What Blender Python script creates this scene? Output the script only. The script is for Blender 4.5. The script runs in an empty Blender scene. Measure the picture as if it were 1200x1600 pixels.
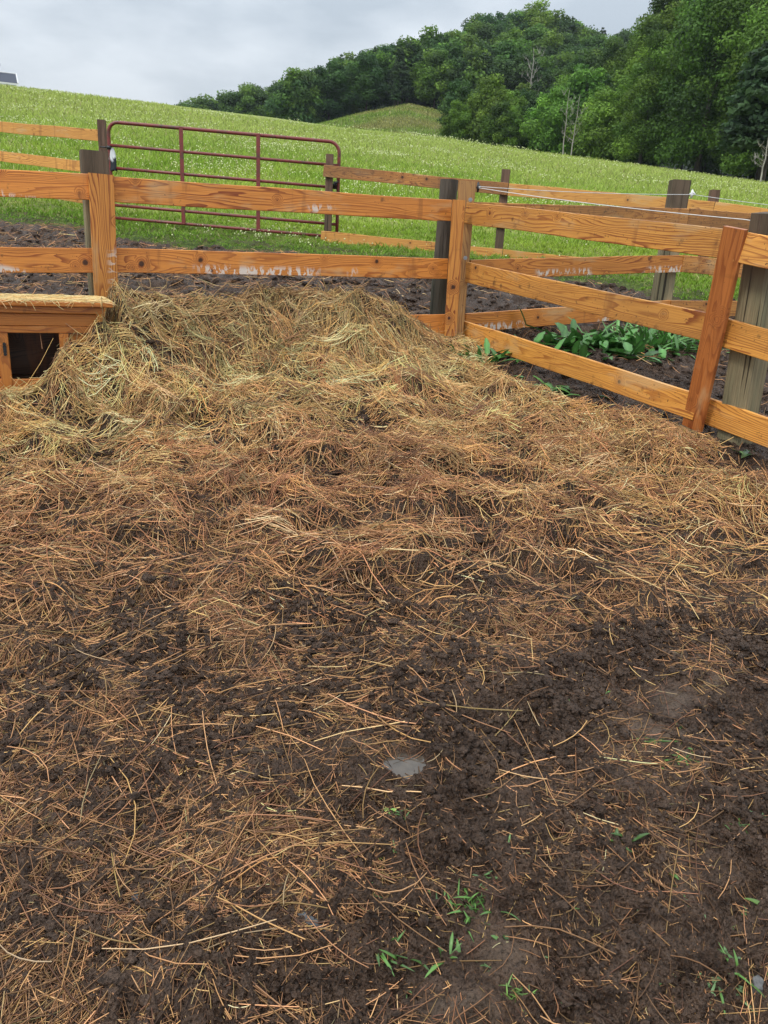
import bpy, bmesh, math, random
import numpy as np
from mathutils import Vector, Matrix
random.seed(7); RNG = np.random.default_rng(7)
R = math.radians
scn = bpy.context.scene
# ------------------------------------------------------------------ camera
F = 1202.0; H = 1.45                       # focal length in photo pixels, eye height in metres
_n = np.array([-195., 3600., 1202.]); _n /= np.linalg.norm(_n)
CU = -_n                                    # world up in camera axes (x right, y down, z forward)
CY = np.array([0, 0, 1.]) - CU * CU[2]; CY /= np.linalg.norm(CY)
CX = np.cross(CY, CU)
if CX[0] < 0: CX = -CX
cam = bpy.data.cameras.new('camera'); camo = bpy.data.objects.new('camera', cam)
scn.collection.objects.link(camo); scn.camera = camo
cam.sensor_fit = 'VERTICAL'; cam.sensor_height = 24; cam.lens = 24 * F / 1600
cam.clip_start = 0.05; cam.clip_end = 4000
def w3(v): v = np.asarray(v, float); return Vector((v @ CX, v @ CY, v @ CU))
ax, ay, az_ = w3((1, 0, 0)), w3((0, -1, 0)), w3((0, 0, -1))
camo.matrix_world = Matrix(((ax.x, ay.x, az_.x, 0), (ax.y, ay.y, az_.y, 0), (ax.z, ay.z, az_.z, H), (0, 0, 0, 1)))
# ------------------------------------------------------------------ sky and sun
world = bpy.data.worlds.new('World'); scn.world = world; world.use_nodes = True
SUN_EL, SUN_AZ = 48, 222                    # degrees, azimuth clockwise from +Y
nt = world.node_tree; nt.nodes.clear()
def N_(nt, t, **k):
    n = nt.nodes.new(t)
    for a, b in k.items(): setattr(n, a, b)
    return n
def lk(nt, a, b): nt.links.new(a, b)
out = N_(nt, 'ShaderNodeOutputWorld'); bg = N_(nt, 'ShaderNodeBackground'); bg.inputs[1].default_value = 0.1
sky = N_(nt, 'ShaderNodeTexSky', sky_type='NISHITA', sun_disc=False, sun_elevation=R(SUN_EL), sun_rotation=R(SUN_AZ))
tc = N_(nt, 'ShaderNodeTexCoord'); sep = N_(nt, 'ShaderNodeSeparateXYZ'); lk(nt, tc.outputs['Generated'], sep.inputs[0])
mp = N_(nt, 'ShaderNodeMapping'); mp.inputs['Scale'].default_value = (1, 1, 2.6); mp.inputs['Location'].default_value = (.35, 0, .1); lk(nt, tc.outputs['Generated'], mp.inputs[0])
ns = N_(nt, 'ShaderNodeTexNoise'); ns.inputs['Scale'].default_value = 3.4; ns.inputs['Detail'].default_value = 6; ns.inputs['Roughness'].default_value = .52
lk(nt, mp.outputs[0], ns.inputs[0])
rp = N_(nt, 'ShaderNodeValToRGB'); lk(nt, ns.outputs[0], rp.inputs[0])
rp.color_ramp.elements[0].position = .36; rp.color_ramp.elements[0].color = (.42, .475, .53, 1)
rp.color_ramp.elements[1].position = .64; rp.color_ramp.elements[1].color = (.72, .765, .81, 1)
gr = N_(nt, 'ShaderNodeMapRange'); gr.inputs[1].default_value = .12; gr.inputs[2].default_value = 1.0; gr.inputs[3].default_value = 9.6; gr.inputs[4].default_value = 34.
lk(nt, sep.outputs[2], gr.inputs[0])
vm = N_(nt, 'ShaderNodeVectorMath', operation='SCALE'); lk(nt, rp.outputs[0], vm.inputs[0]); lk(nt, gr.outputs[0], vm.inputs['Scale'])
mx = N_(nt, 'ShaderNodeMixRGB'); mx.inputs[0].default_value = .88; lk(nt, sky.outputs[0], mx.inputs[1]); lk(nt, vm.outputs[0], mx.inputs[2])
lk(nt, mx.outputs[0], bg.inputs[0]); lk(nt, bg.outputs[0], out.inputs[0])
sun = bpy.data.lights.new('sun', 'SUN'); sun.energy = 1.5; sun.angle = R(10); sun.color = (1, .95, .87)
suno = bpy.data.objects.new('sun', sun); scn.collection.objects.link(suno)
sd = Vector((math.sin(R(SUN_AZ)) * math.cos(R(SUN_EL)), math.cos(R(SUN_AZ)) * math.cos(R(SUN_EL)), math.sin(R(SUN_EL))))
suno.rotation_euler = sd.to_track_quat('Z', 'Y').to_euler()
scn.view_settings.view_transform = 'Standard'; scn.view_settings.look = 'None'; scn.view_settings.exposure = 0.12; scn.view_settings.gamma = 1
scn.cycles.max_bounces = 5; scn.cycles.diffuse_bounces = 3; scn.cycles.glossy_bounces = 2; scn.cycles.transparent_max_bounces = 4

# ------------------------------------------------------------------ numeric helpers
def P(u, v, d): return w3(np.array([(u - 600) / F, (v - 800) / F, 1.]) * d) + Vector((0, 0, H))
def AT(u, v):
    p = w3(((u - 600) / F, (v - 800) / F, 1.)); r = math.hypot(p.x, p.y)
    return math.degrees(math.atan2(p.x, p.y)), p.z / r
def hsh(ix, iy, s):
    h = (ix.astype(np.int64) * 374761393 + iy.astype(np.int64) * 668265263 + s * 1442695041) & 0xffffffff
    h = ((h ^ (h >> 13)) * 1274126177) & 0xffffffff
    return (h ^ (h >> 16)) & 0xffff
def perlin(x, y, s=0):
    x = np.asarray(x, float); y = np.asarray(y, float)
    ix = np.floor(x); iy = np.floor(y); fx = x - ix; fy = y - iy
    u = fx * fx * fx * (fx * (fx * 6 - 15) + 10); v = fy * fy * fy * (fy * (fy * 6 - 15) + 10)
    def g(dx, dy):
        a = hsh(ix + dx, iy + dy, s) * (2 * np.pi / 65536)
        return np.cos(a) * (fx - dx) + np.sin(a) * (fy - dy)
    return 1.5 * ((g(0, 0) * (1 - u) + g(1, 0) * u) * (1 - v) + (g(0, 1) * (1 - u) + g(1, 1) * u) * v)
def fbm(x, y, f, o, s=0, gain=.5):
    t = 0; a = 1
    for i in range(o):
        t = t + a * perlin(np.asarray(x) * f + 17.3 * i, np.asarray(y) * f - 9.1 * i, s + i); f *= 2.03; a *= gain
    return t
def sstep(a, b, x): t = np.clip((x - a) / (b - a), 0, 1); return t * t * (3 - 2 * t)

# ------------------------------------------------------------------ terrain (metres, +Y away from the camera)
SL = .143
AZC = np.array([-90, -60, -27, -21.8, -16, -9.1, -4, 2.5, 9, 15.7, 23.5, 45, 90.])
TCR = np.array([.06, .12, .144, .147, .148, .1435, .138, .1335, .1215, .111, .0965, .07, .03])
RCR = np.array([60, 65, 75, 80, 86, 96, 104, 108, 105, 96, 82, 75, 70.])
FR = np.array([112, 150, 175, 220, 270, 340, 520, 900.])
FA = np.array([-90, -27, -16, -12.4, -8.7, -7.3, -5.5, -3.3, .2, 2.4, 4.9, 7.7, 12, 16, 24, 90.])
FT = np.array([
 [.03, .03, .03, .03, .03, .03, .02, .01], [.125, .105, .095, .085, .08, .07, .05, .02], [.13, .112, .105, .098, .095, .098, .07, .03],
 [.125, .112, .105, .104, .110, .116, .09, .04], [.126, .122, .120, .122, .126, .128, .10, .05], [.128, .132, .130, .132, .138, .138, .11, .05],
 [.128, .140, .140, .145, .152, .150, .12, .06], [.130, .150, .152, .158, .165, .160, .12, .06], [.128, .158, .167, .174, .183, .178, .13, .06],
 [.124, .150, .162, .180, .195, .190, .13, .06], [.118, .140, .155, .185, .210, .198, .13, .06], [.110, .130, .150, .185, .215, .200, .13, .06],
 [.105, .125, .145, .175, .198, .190, .13, .06], [.100, .120, .138, .160, .175, .170, .12, .06], [.09, .11, .12, .14, .15, .14, .1, .05],
 [.03, .04, .05, .05, .05, .05, .03, .01]])
def macro(x, y):
    x = np.asarray(x, float); y = np.asarray(y, float)
    r = np.hypot(x, y) + 1e-6; a = np.degrees(np.arctan2(x, y)); ac = np.clip(a, -90, 90)
    near = SL * y
    tc_ = np.interp(ac, AZC, TCR); rc = np.interp(ac, AZC, RCR); zc = H + tc_ * rc
    z10 = SL * 10 * np.cos(np.radians(ac)); s = np.clip((r - 10) / (rc - 10), 0, 1)
    field = z10 + (zc - z10) * s * (1 + .10 * (1 - s))
    i = np.clip(np.interp(ac, FA, np.arange(len(FA))), 0, len(FA) - 1.001); i0 = i.astype(int); fi = i - i0
    j = np.clip(np.interp(r, FR, np.arange(len(FR))), 0, len(FR) - 1.001); j0 = j.astype(int); fj = j - j0
    T = (FT[i0, j0] * (1 - fj) + FT[i0, j0 + 1] * fj) * (1 - fi) + (FT[i0 + 1, j0] * (1 - fj) + FT[i0 + 1, j0 + 1] * fj) * fi
    far = H + T * np.maximum(r, 112)
    q = sstep(rc, np.maximum(rc + 8, 118), r)
    z = np.where(r < 10, near, np.where(r < rc, field, 0)) + 0
    zb = zc * (1 - q) + far * q
    z = np.where(r >= rc, zb, z)
    z = z + .25 * perlin(x / 23, y / 23, 3) * sstep(12, 40, r) + 1.5 * perlin(x / 60, y / 60, 5) * sstep(130, 200, r)
    return z
def hit(u, v, f=macro, rmax=400):
    p = w3(((u - 600) / F, (v - 800) / F, 1.)); r1 = math.hypot(p.x, p.y); p = p / r1
    lo = .5; rs = np.geomspace(.5, rmax, 900); d = f(rs * p.x, rs * p.y) - (H + rs * p.z)
    k = np.argmax(d > 0) if (d > 0).any() else len(rs) - 1
    if k == 0: return Vector((rs[0] * p.x, rs[0] * p.y, 0))
    a, b = rs[k - 1], rs[k]; t = d[k - 1] / (d[k - 1] - d[k] + 1e-12); r = a + (b - a) * t
    return Vector((r * p.x, r * p.y, float(f(np.array([r * p.x]), np.array([r * p.y]))[0])))
# grass edge, as azimuth -> distance
_eb = [(-350, 330), (-200, 337), (0, 346), (140, 362), (200, 382), (400, 397), (560, 414), (700, 428), (860, 436), (960, 452), (1050, 474), (1200, 490), (1400, 500), (1700, 520)]
EB = [(AT(u, v)[0], math.hypot(*hit(u, v)[:2])) for u, v in _eb]
EBA = np.array([e[0] for e in EB]); EBR = np.array([e[1] for e in EB])
def edge(x, y):                              # >0 in the grass, metres past the edge
    r = np.hypot(x, y); a = np.degrees(np.arctan2(x, y))
    return r - np.interp(a, EBA, EBR) + .22 * perlin(x * 1.7, y * 1.7, 11) + .12 * perlin(x * 5, y * 5, 12) + np.where(np.abs(a) > 80, -5, 0)
# fence line of the near left run and the hay heap along it
ZL = lambda u: 1 / (.2299 - 7.04e-5 * u)    # camera depth of the near left run, at its middle board
ZR = lambda u: 1 / (.1802 + 1.973e-4 * (u - 735))
L0, L1 = P(0, 386, ZL(0)), P(706, 404, ZL(706)); R0, R1 = P(728, 408, ZR(728)), P(1107, 489, ZR(1107))
dL = Vector((L1.x - L0.x, L1.y - L0.y, 0)).normalized(); nL = Vector((-dL.y, dL.x, 0))       # nL points away from the camera
dR = Vector((R1.x - R0.x, R1.y - R0.y, 0)).normalized(); nR = Vector((-dR.y, dR.x, 0))
def lcoord(x, y): return (x - L0.x) * dL.x + (y - L0.y) * dL.y, (x - L0.x) * nL.x + (y - L0.y) * nL.y
def haymass(x, y):
    s, t = lcoord(x, y)
    h = .40 * np.exp(-(np.where(t > -.22, (t + .22) / .26, (t + .22) / .48) ** 2)) * sstep(.0, .45, s) * (1 - sstep(2.0, 2.75, s))
    h = h + .13 * np.exp(-((s - .55) ** 2 / .10 + (t + .75) ** 2 / .12))
    h = h + .16 * np.exp(-((s - 2.55) ** 2 / .05 + (t + .10) ** 2 / .06))
    h = h + .10 * np.exp(-((s - 1.5) ** 2 / .30 + (t + 1.15) ** 2 / .10)) + .06 * np.exp(-((s - 2.2) ** 2 / .2 + (t + 1.0) ** 2 / .06))
    h = h + .29 * np.exp(-((s - .36) ** 2 / .06 + (t + .62) ** 2 / .07))
    q = hit_pile
    h = h + .09 * np.exp(-((x - q.x) ** 2 / .10 + (y - q.y) ** 2 / .05))
    si = (x - HFp[0]) * dL.x + (y - HFp[1]) * dL.y; ti = (x - HFp[0]) * nL.x + (y - HFp[1]) * nL.y
    h = h + .10 * np.exp(-((si + .50) ** 2 / .16 + (ti + .13) ** 2 / .018))
    return h * (1 - sstep(.06, -.04, si) * sstep(.0, .06, ti) * sstep(-1.9, -1.8, si))
HFp = P(176, 474, 3.98)
hit_pile = hit(1050, 715)
# hay cover: front edge as pixels turned into azimuth -> distance once
_fe = [(-500, 1010), (-200, 990), (0, 960), (150, 900), (260, 930), (420, 965), (560, 1010), (700, 960), (860, 930), (1000, 905), (1100, 925), (1200, 900), (1500, 900)]
FE = [(AT(u, v)[0], math.hypot(*hit(u, v)[:2])) for u, v in _fe]; FEA = np.array([e[0] for e in FE]); FER = np.array([e[1] for e in FE])
PITS = [(*hit(u, v)[:2], k) for u, v, k in ((520, 730, .13), (330, 800, .13), (440, 800, .12), (600, 812, .16), (745, 805, .15), (370, 868, .10), (475, 885, .10), (95, 800, .12), (215, 845, .11), (45, 968, .11), (250, 625, .17), (130, 640, .12),
    (990, 700, .12), (480, 640, .15), (330, 560, .15), (655, 640, .13), (880, 900, .12), (560, 930, .11), (690, 870, .12), (20, 720, .14), (160, 720, .10), (820, 660, .10), (420, 700, .09), (1090, 850, .08), (900, 790, .07), (460, 520, .14), (560, 570, .12), (250, 930, .12), (640, 960, .12))]
def pits(x, y):
    s, t = lcoord(x, y)
    v = perlin(x * 2.6 + 5, y * 4.2 + 2, 23) + .45 * perlin(x * 6.1, y * 8.3, 24)
    ex = 0
    for (px_, py_, rr_) in PITS: ex = np.maximum(ex, np.exp(-(((x - px_) / rr_) ** 2 + ((y - py_) / (rr_ * .66)) ** 2) * .85))
    return np.maximum(sstep(.3, .62, ex + .22 * perlin(x * 11, y * 14, 25)), 1. * sstep(.10 + .40 * sstep(-1.7, -.2, t), .46 + .36 * sstep(-1.7, -.2, t), v - .25 * sstep(2.2, 3.4, s)))
def haycover(x, y):
    r = np.hypot(x, y); a = np.degrees(np.arctan2(x, y)); s, t = lcoord(x, y)
    n = perlin(x * 3.1, y * 4.4, 21) * .5 + perlin(x * 7, y * 8, 22) * .35
    c = sstep(-.30, 1.05, r - np.interp(a, FEA, FER) + .45 * n)
    pit = pits(x, y); c = c * (1 - .80 * pit)
    c = c * (1 - .75 * sstep(.12, .45, t + .2 * n))                      # beyond the left run it thins to trodden mud
    s2 = (x - R0.x) * dR.x + (y - R0.y) * dR.y; t2 = (x - R0.x) * nR.x + (y - R0.y) * nR.y
    lim = np.interp(s2, [-1, 0, .9, 1.35, 1.75, 2.3, 4], [0, .02, -.42, -.33, .02, -.18, -.2])
    c = c * np.where(s2 > -.1, 1 - sstep(-.02, .14, t2 - lim + .10 * n), 1)
    q1, q2 = hit(700, 810), hit(400, 780)
    c = c * (1 - .75 * np.exp(-(((x - q1.x) / .30) ** 2 + ((y - q1.y) / .15) ** 2) * 1.3)) * (1 - .5 * np.exp(-(((x - q2.x) / .40) ** 2 + ((y - q2.y) / .10) ** 2)))
    return np.clip(c, 0, 1)
puddle_p = hit(628, 1186)
def hoof(x, y):
    g = .17; x = np.asarray(x, float); y = np.asarray(y, float); ix = np.floor(x / g); iy = np.floor(y / g); o = np.zeros_like(x)
    for dx in (-1, 0, 1):
        for dy in (-1, 0, 1):
            cx, cy = ix + dx, iy + dy; a = hsh(cx, cy, 301) / 65536; b = hsh(cx, cy, 302) / 65536; c = hsh(cx, cy, 303) / 65536; d = hsh(cx, cy, 304) / 65536
            ux = x - (cx + a) * g; uy = y - (cy + b) * g; th = 6.283 * c; p = ux * np.cos(th) + uy * np.sin(th); q = -ux * np.sin(th) + uy * np.cos(th)
            rr = np.sqrt((p / .042) ** 2 + (q / .030) ** 2) + .25 * perlin(x * 30, y * 30, 305)
            o += (d < .55) * (-.024 * (1 - sstep(.45, 1.0, rr)) * (.6 + .6 * a) + .009 * np.exp(-((rr - 1.25) / .28) ** 2))
    return o
def meso(x, y, cov):                         # lumps of hay, hoof pocks in the mud
    e = np.hypot(x, y); near = 1 - sstep(11, 16, e)
    s, t = lcoord(x, y); fl_ = .55 + .45 * sstep(-1.5, -.5, t); hay = .055 * perlin(x * 2.1, y * 3.2, 31) + .065 * fl_ * (1 - 2.2 * np.abs(perlin(x * 3.6, y * 5.4, 32))) + .022 * perlin(x * 9, y * 12, 33)
    bk = sstep(4.2, 5.4, e); mud = .018 * perlin(x * 2.3, y * 2.6, 41) + (.018 + .03 * bk) * perlin(x * 5.2, y * 5.2, 42) + (.012 + .03 * bk) * np.abs(perlin(x * 9, y * 9, 43)) - .05 * pits(x, y) * sstep(1.9, 2.4, e) + hoof(x, y) * (e < 12)
    return near * (hay * cov + mud * (1 - .55 * cov))
def pdl(x, y, k=1.): q = (1 + .45 * perlin(x * 16, y * 16, 62)) / k; return np.exp(-(((x - puddle_p.x) * q / .070) ** 2 + ((y - puddle_p.y) * q / .058) ** 2) ** 3)
def surf(x, y, cov=None):
    x = np.asarray(x, float); y = np.asarray(y, float)
    if cov is None: cov = haycover(x, y)
    z = macro(x, y) + haymass(x, y) + meso(x, y, cov); p = pdl(x, y)
    return z * (1 - p) + (PZ - .022) * p
PZ = puddle_p.z + float(meso(np.array([puddle_p.x]), np.array([puddle_p.y]), np.array([0.]))[0])
def micro(x, y, cov):
    b = perlin(x * 20, y * 20, 51); c = perlin(x * 45, y * 45, 52); d = perlin(x * 100, y * 100, 53); g = perlin(x * 190, y * 190, 56)
    rough = sstep(-.75, .0, perlin(x * 2.9 + 3, y * 3.1, 54) + .4 * perlin(x * 8, y * 8, 55))
    m = (.016 * (.3 - np.abs(b)) * 1.6 + .015 * np.abs(c) * 1.5 + .009 * np.abs(d) + .003 * g) * (.16 + .70 * rough)
    return m * (1 - .97 * pdl(x, y, 1.15)) * (1 - .4 * cov), rough

# ------------------------------------------------------------------ object helpers
COL = scn.collection
def tag(o, label=None, cat=None, group=None, kind=None):
    if label: o['label'] = label
    if cat: o['category'] = cat
    if group: o['group'] = group
    if kind: o['kind'] = kind
    return o
def empty(name, loc, label, cat, group=None):
    o = bpy.data.objects.new(name, None); COL.objects.link(o); o.location = loc; o.empty_display_size = .1
    return tag(o, label, cat, group)
def link(name, me, mat, parent=None, mw=None, label=None):
    o = bpy.data.objects.new(name, me); COL.objects.link(o)
    if mat and not me.materials: me.materials.append(mat)
    if parent:
        o.parent = parent
        pl = Matrix.Identity(4); q = parent
        while q is not None: pl = (Matrix.Translation(q.location) if q.type == 'EMPTY' else q.matrix_basis) @ pl; q = q.parent
        o.matrix_basis = pl.inverted() @ (mw or Matrix.Identity(4))
    elif mw: o.matrix_basis = mw
    if label: o['label'] = label
    return o
def npmesh(name, V, Fc, cols=None, smooth=False, attr=None):
    me = bpy.data.meshes.new(name); V = np.asarray(V, np.float32); Fc = np.asarray(Fc, np.int32); k = Fc.shape[1]
    me.vertices.add(len(V)); me.vertices.foreach_set('co', V.ravel())
    me.loops.add(Fc.size); me.loops.foreach_set('vertex_index', Fc.ravel())
    me.polygons.add(len(Fc)); me.polygons.foreach_set('loop_start', np.arange(0, Fc.size, k, dtype=np.int32))
    if smooth: me.polygons.foreach_set('use_smooth', np.ones(len(Fc), bool))
    if cols is not None:
        a = me.attributes.new('col', 'FLOAT_COLOR', 'POINT'); c = np.ones((len(V), 4), np.float32); c[:, :3] = cols; a.data.foreach_set('color', c.ravel())
    for nme, arr in (attr or {}).items():
        a = me.attributes.new(nme, 'FLOAT', 'POINT'); a.data.foreach_set('value', np.asarray(arr, np.float32).ravel())
    me.update(calc_edges=True); return me
class MB:
    def __init__(s): s.v = []; s.f = []
    def tube(s, pts, rad, n=8, cap=True):
        pts = [Vector(p) for p in pts]; b = len(s.v)
        rad = rad if hasattr(rad, '__len__') else [rad] * len(pts)
        t0 = (pts[1] - pts[0]).normalized(); a = t0.orthogonal().normalized()
        for i, p in enumerate(pts):
            t = (pts[min(i + 1, len(pts) - 1)] - pts[max(i - 1, 0)]).normalized()
            a = (a - t * a.dot(t)).normalized(); c = t.cross(a)
            for k in range(n):
                q = 2 * math.pi * k / n; s.v.append(p + (a * math.cos(q) + c * math.sin(q)) * rad[i])
        for i in range(len(pts) - 1):
            for k in range(n):
                k2 = (k + 1) % n; s.f.append((b + i * n + k, b + i * n + k2, b + (i + 1) * n + k2, b + (i + 1) * n + k))
        if cap:
            s.f.append(tuple(b + k for k in reversed(range(n)))); s.f.append(tuple(b + (len(pts) - 1) * n + k for k in range(n)))
    def box(s, c, sx, sy, sz, M=None):
        b = len(s.v)
        for x in (-1, 1):
            for y in (-1, 1):
                for z in (-1, 1):
                    p = Vector((x * sx / 2, y * sy / 2, z * sz / 2)); p = (M @ p if M else p) + Vector(c); s.v.append(p)
        s.f += [tuple(b + i for i in q) for q in ((0, 1, 3, 2), (4, 6, 7, 5), (0, 4, 5, 1), (2, 3, 7, 6), (0, 2, 6, 4), (1, 5, 7, 3))]
    def mesh(s, name, smooth=False):
        me = bpy.data.meshes.new(name); me.from_pydata([tuple(v) for v in s.v], [], s.f)
        if smooth: me.polygons.foreach_set('use_smooth', [True] * len(s.f))
        me.update(); return me

# ------------------------------------------------------------------ materials
def newmat(name, rough=.6, spec=.4):
    m = bpy.data.materials.new(name); m.use_nodes = True; t = m.node_tree; b = t.nodes['Principled BSDF']
    b.inputs['Roughness'].default_value = rough; b.inputs['Specular IOR Level'].default_value = spec
    return m, t, b
def nz(t, vec, scale, detail=3, rough=.5, dist=0):
    n = N_(t, 'ShaderNodeTexNoise'); n.inputs['Scale'].default_value = scale; n.inputs['Detail'].default_value = detail
    n.inputs['Roughness'].default_value = rough; n.inputs['Distortion'].default_value = dist
    if vec is not None: lk(t, vec, n.inputs[0])
    return n.outputs[0]
def mpg(t, vec, scale, loc=(0, 0, 0)):
    n = N_(t, 'ShaderNodeMapping'); n.inputs['Scale'].default_value = scale; n.inputs['Location'].default_value = loc; lk(t, vec, n.inputs[0]); return n.outputs[0]
def mth(t, op, a, b=None, c=None, clamp=False):
    n = N_(t, 'ShaderNodeMath', operation=op, use_clamp=clamp)
    for i, v in enumerate((a, b, c)):
        if v is None: continue
        if isinstance(v, (int, float)): n.inputs[i].default_value = v
        else: lk(t, v, n.inputs[i])
    return n.outputs[0]
def mr(t, v, a, b, c=0., d=1.):
    n = N_(t, 'ShaderNodeMapRange', interpolation_type='SMOOTHSTEP'); lk(t, v, n.inputs[0])
    for i, q in enumerate((a, b, c, d)): n.inputs[i + 1].default_value = q
    return n.outputs[0]
def mix(t, f, a, b, mode='MIX'):
    n = N_(t, 'ShaderNodeMixRGB', blend_type=mode)
    for i, v in enumerate((f, a, b)):
        if isinstance(v, (int, float)): n.inputs[i].default_value = v
        elif isinstance(v, tuple): n.inputs[i].default_value = (*v, 1)
        else: lk(t, v, n.inputs[i])
    return n.outputs[0]
def bump(t, b, h, st, dist):
    n = N_(t, 'ShaderNodeBump'); n.inputs['Strength'].default_value = st; n.inputs['Distance'].default_value = dist; lk(t, h, n.inputs['Height']); lk(t, n.outputs[0], b.inputs['Normal']); return n
def attrn(t, name): n = N_(t, 'ShaderNodeAttribute', attribute_name=name); return n

def board_mat(name, early, late, knots=1., mudamt=.35, scrape=.0, dark=.0):
    m, t, b = newmat(name, .42, .45)
    oi = N_(t, 'ShaderNodeObjectInfo'); tcn = N_(t, 'ShaderNodeTexCoord')
    cmb = N_(t, 'ShaderNodeCombineXYZ'); lk(t, mth(t, 'MULTIPLY', oi.outputs['Random'], 57.), cmb.inputs[0]); lk(t, mth(t, 'MULTIPLY', oi.outputs['Random'], 13.), cmb.inputs[1])
    add = N_(t, 'ShaderNodeVectorMath', operation='ADD'); lk(t, tcn.outputs['Object'], add.inputs[0]); lk(t, cmb.outputs[0], add.inputs[1]); v = add.outputs[0]
    sp = N_(t, 'ShaderNodeSeparateXYZ'); lk(t, tcn.outputs['Object'], sp.inputs[0])
    # knots
    vc = N_(t, 'ShaderNodeTexVoronoi', voronoi_dimensions='2D'); vc.inputs['Scale'].default_value = 3.3; vc.inputs['Randomness'].default_value = 1.
    flat = mpg(t, v, (1, .0, 1)); dn = nz(t, v, 22, 2); wv = N_(t, 'ShaderNodeVectorMath', operation='ADD'); lk(t, flat, wv.inputs[0])
    sc_ = N_(t, 'ShaderNodeVectorMath', operation='SCALE'); cm2 = N_(t, 'ShaderNodeCombineXYZ'); lk(t, dn, cm2.inputs[0]); lk(t, dn, cm2.inputs[2]); lk(t, cm2.outputs[0], sc_.inputs[0]); sc_.inputs['Scale'].default_value = .012; lk(t, sc_.outputs[0], wv.inputs[1])
    s3 = N_(t, 'ShaderNodeSeparateXYZ'); lk(t, wv.outputs[0], s3.inputs[0]); c3 = N_(t, 'ShaderNodeCombineXYZ'); lk(t, s3.outputs[0], c3.inputs[0]); lk(t, s3.outputs[2], c3.inputs[1])
    lk(t, c3.outputs[0], vc.inputs['Vector']); sc5 = N_(t, 'ShaderNodeSeparateColor'); lk(t, vc.outputs['Color'], sc5.inputs[0]); d = mth(t, 'ADD', vc.outputs['Distance'], mth(t, 'MULTIPLY', sc5.outputs[0], .062))
    knot = mr(t, d, .036, .074, 1., 0.); halo = mr(t, d, .05, .20, 1., 0.)
    # growth rings: contour lines of a long-stretched field, bulging round the knots
    f1 = nz(t, mpg(t, v, (1.0, 1, 8.5)), 1.0, 1.5, .4); f2 = nz(t, mpg(t, v, (3.5, 1, 30)), 1.0, 2, .5)
    val = mth(t, 'ADD', mth(t, 'MULTIPLY', f1, 17.), mth(t, 'ADD', mth(t, 'MULTIPLY', f2, 1.3), mth(t, 'MULTIPLY', sp.outputs[2], 58.)))
    val = mth(t, 'ADD', val, mth(t, 'MULTIPLY', halo, 3.2))
    ring = mth(t, 'FRACT', val); late_f = mr(t, ring, .48, .93); late_f = mth(t, 'MULTIPLY', late_f, mr(t, ring, .955, 1., 1., 0.))
    fib = nz(t, mpg(t, v, (5, 1, 260)), 1., 2, .6)
    big = nz(t, mpg(t, v, (1.3, 1, 5)), 1., 3, .55)
    c = mix(t, mth(t, 'MULTIPLY', late_f, mr(t, nz(t, mpg(t, v, (.7, 1, 3)), 1., 2), .35, .65, .5, 1.)), early, late)
    c = mix(t, mr(t, fib, .35, .7, 0., .38), c, late)
    c = mix(t, mr(t, big, .45, .70, 0., .28), c, tuple(x * .6 for x in early))
    c = mix(t, mth(t, 'MULTIPLY', halo, .35 * knots), c, late)
    c = mix(t, mth(t, 'MULTIPLY', knot, .95 * knots), c, (.040, .014, .007))
    dr = nz(t, mpg(t, v, (7, 1, 1.1)), 1., 4, .6); c = mix(t, mr(t, dr, .58, .66, 0., .45), c, (.26, .085, .022)); gw = nz(t, mpg(t, v, (2.2, 1, 6), (3, 0, 9)), 1., 4, .6); c = mix(t, mr(t, gw, .55, .72, 0., .5), c, (.60, .42, .22))
    # mud splashes and damp stains
    sm = nz(t, v, 11, 5, .62); sm2 = nz(t, v, 55, 3, .6)
    c = mix(t, mth(t, 'MULTIPLY', mr(t, sm, .66 - .1 * mudamt, .76 - .06 * mudamt), .7), c, (.045, .024, .013))
    c = mix(t, mth(t, 'MULTIPLY', mr(t, sm2, .74 - .14 * mudamt, .77 - .12 * mudamt), .8), c, (.05, .022, .012))
    if scrape > 0:
        s1 = nz(t, mpg(t, v, (1.4, 1, 2)), 1., 2); s2 = nz(t, mpg(t, v, (38, 1, 16)), 1., 3, .6)
        sc2 = mth(t, 'MULTIPLY', mr(t, s1, .51, .56), mr(t, s2, .49, .54)); sc2 = mth(t, 'MULTIPLY', sc2, mr(t, sp.outputs[2], .0, -.04))
        c = mix(t, mth(t, 'MULTIPLY', sc2, scrape), c, (.74, .66, .58))
    if dark > 0: c = mix(t, mth(t, 'MULTIPLY', mr(t, nz(t, mpg(t, v, (.8, 1, 3)), 1., 3), .38, .62), dark), c, (.10, .055, .03))
    hs = N_(t, 'ShaderNodeHueSaturation'); lk(t, c, hs.inputs['Color']); lk(t, mth(t, 'ADD', .80, mth(t, 'MULTIPLY', oi.outputs['Random'], .34)), hs.inputs['Value'])
    lk(t, hs.outputs[0], b.inputs['Base Color'])
    lk(t, mr(t, big, .3, .7, .34, .6), b.inputs['Roughness'])
    bump(t, b, mth(t, 'ADD', mth(t, 'MULTIPLY', late_f, .5), mth(t, 'ADD', mth(t, 'MULTIPLY', fib, .5), mth(t, 'MULTIPLY', knot, .6))), .45, .0012)
    return m
BO = board_mat('stained_pine', (.74, .285, .055), (.24, .050, .010), scrape=.9)
BOV = board_mat('stained_pine_upright', (.74, .31, .062), (.24, .050, .011), scrape=.55, mudamt=.15)
BOD = board_mat('red_brown_batten', (.46, .155, .040), (.15, .028, .009), knots=.2, mudamt=.3)
BOR = board_mat('golden_pine', (.80, .37, .075), (.26, .060, .012), mudamt=.55, dark=.18)
BOM = board_mat('muddy_pine', (.68, .30, .075), (.22, .065, .02), mudamt=.9, dark=.5)
BOF = board_mat('far_pine', (.76, .38, .09), (.34, .10, .025), mudamt=.35)
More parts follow.
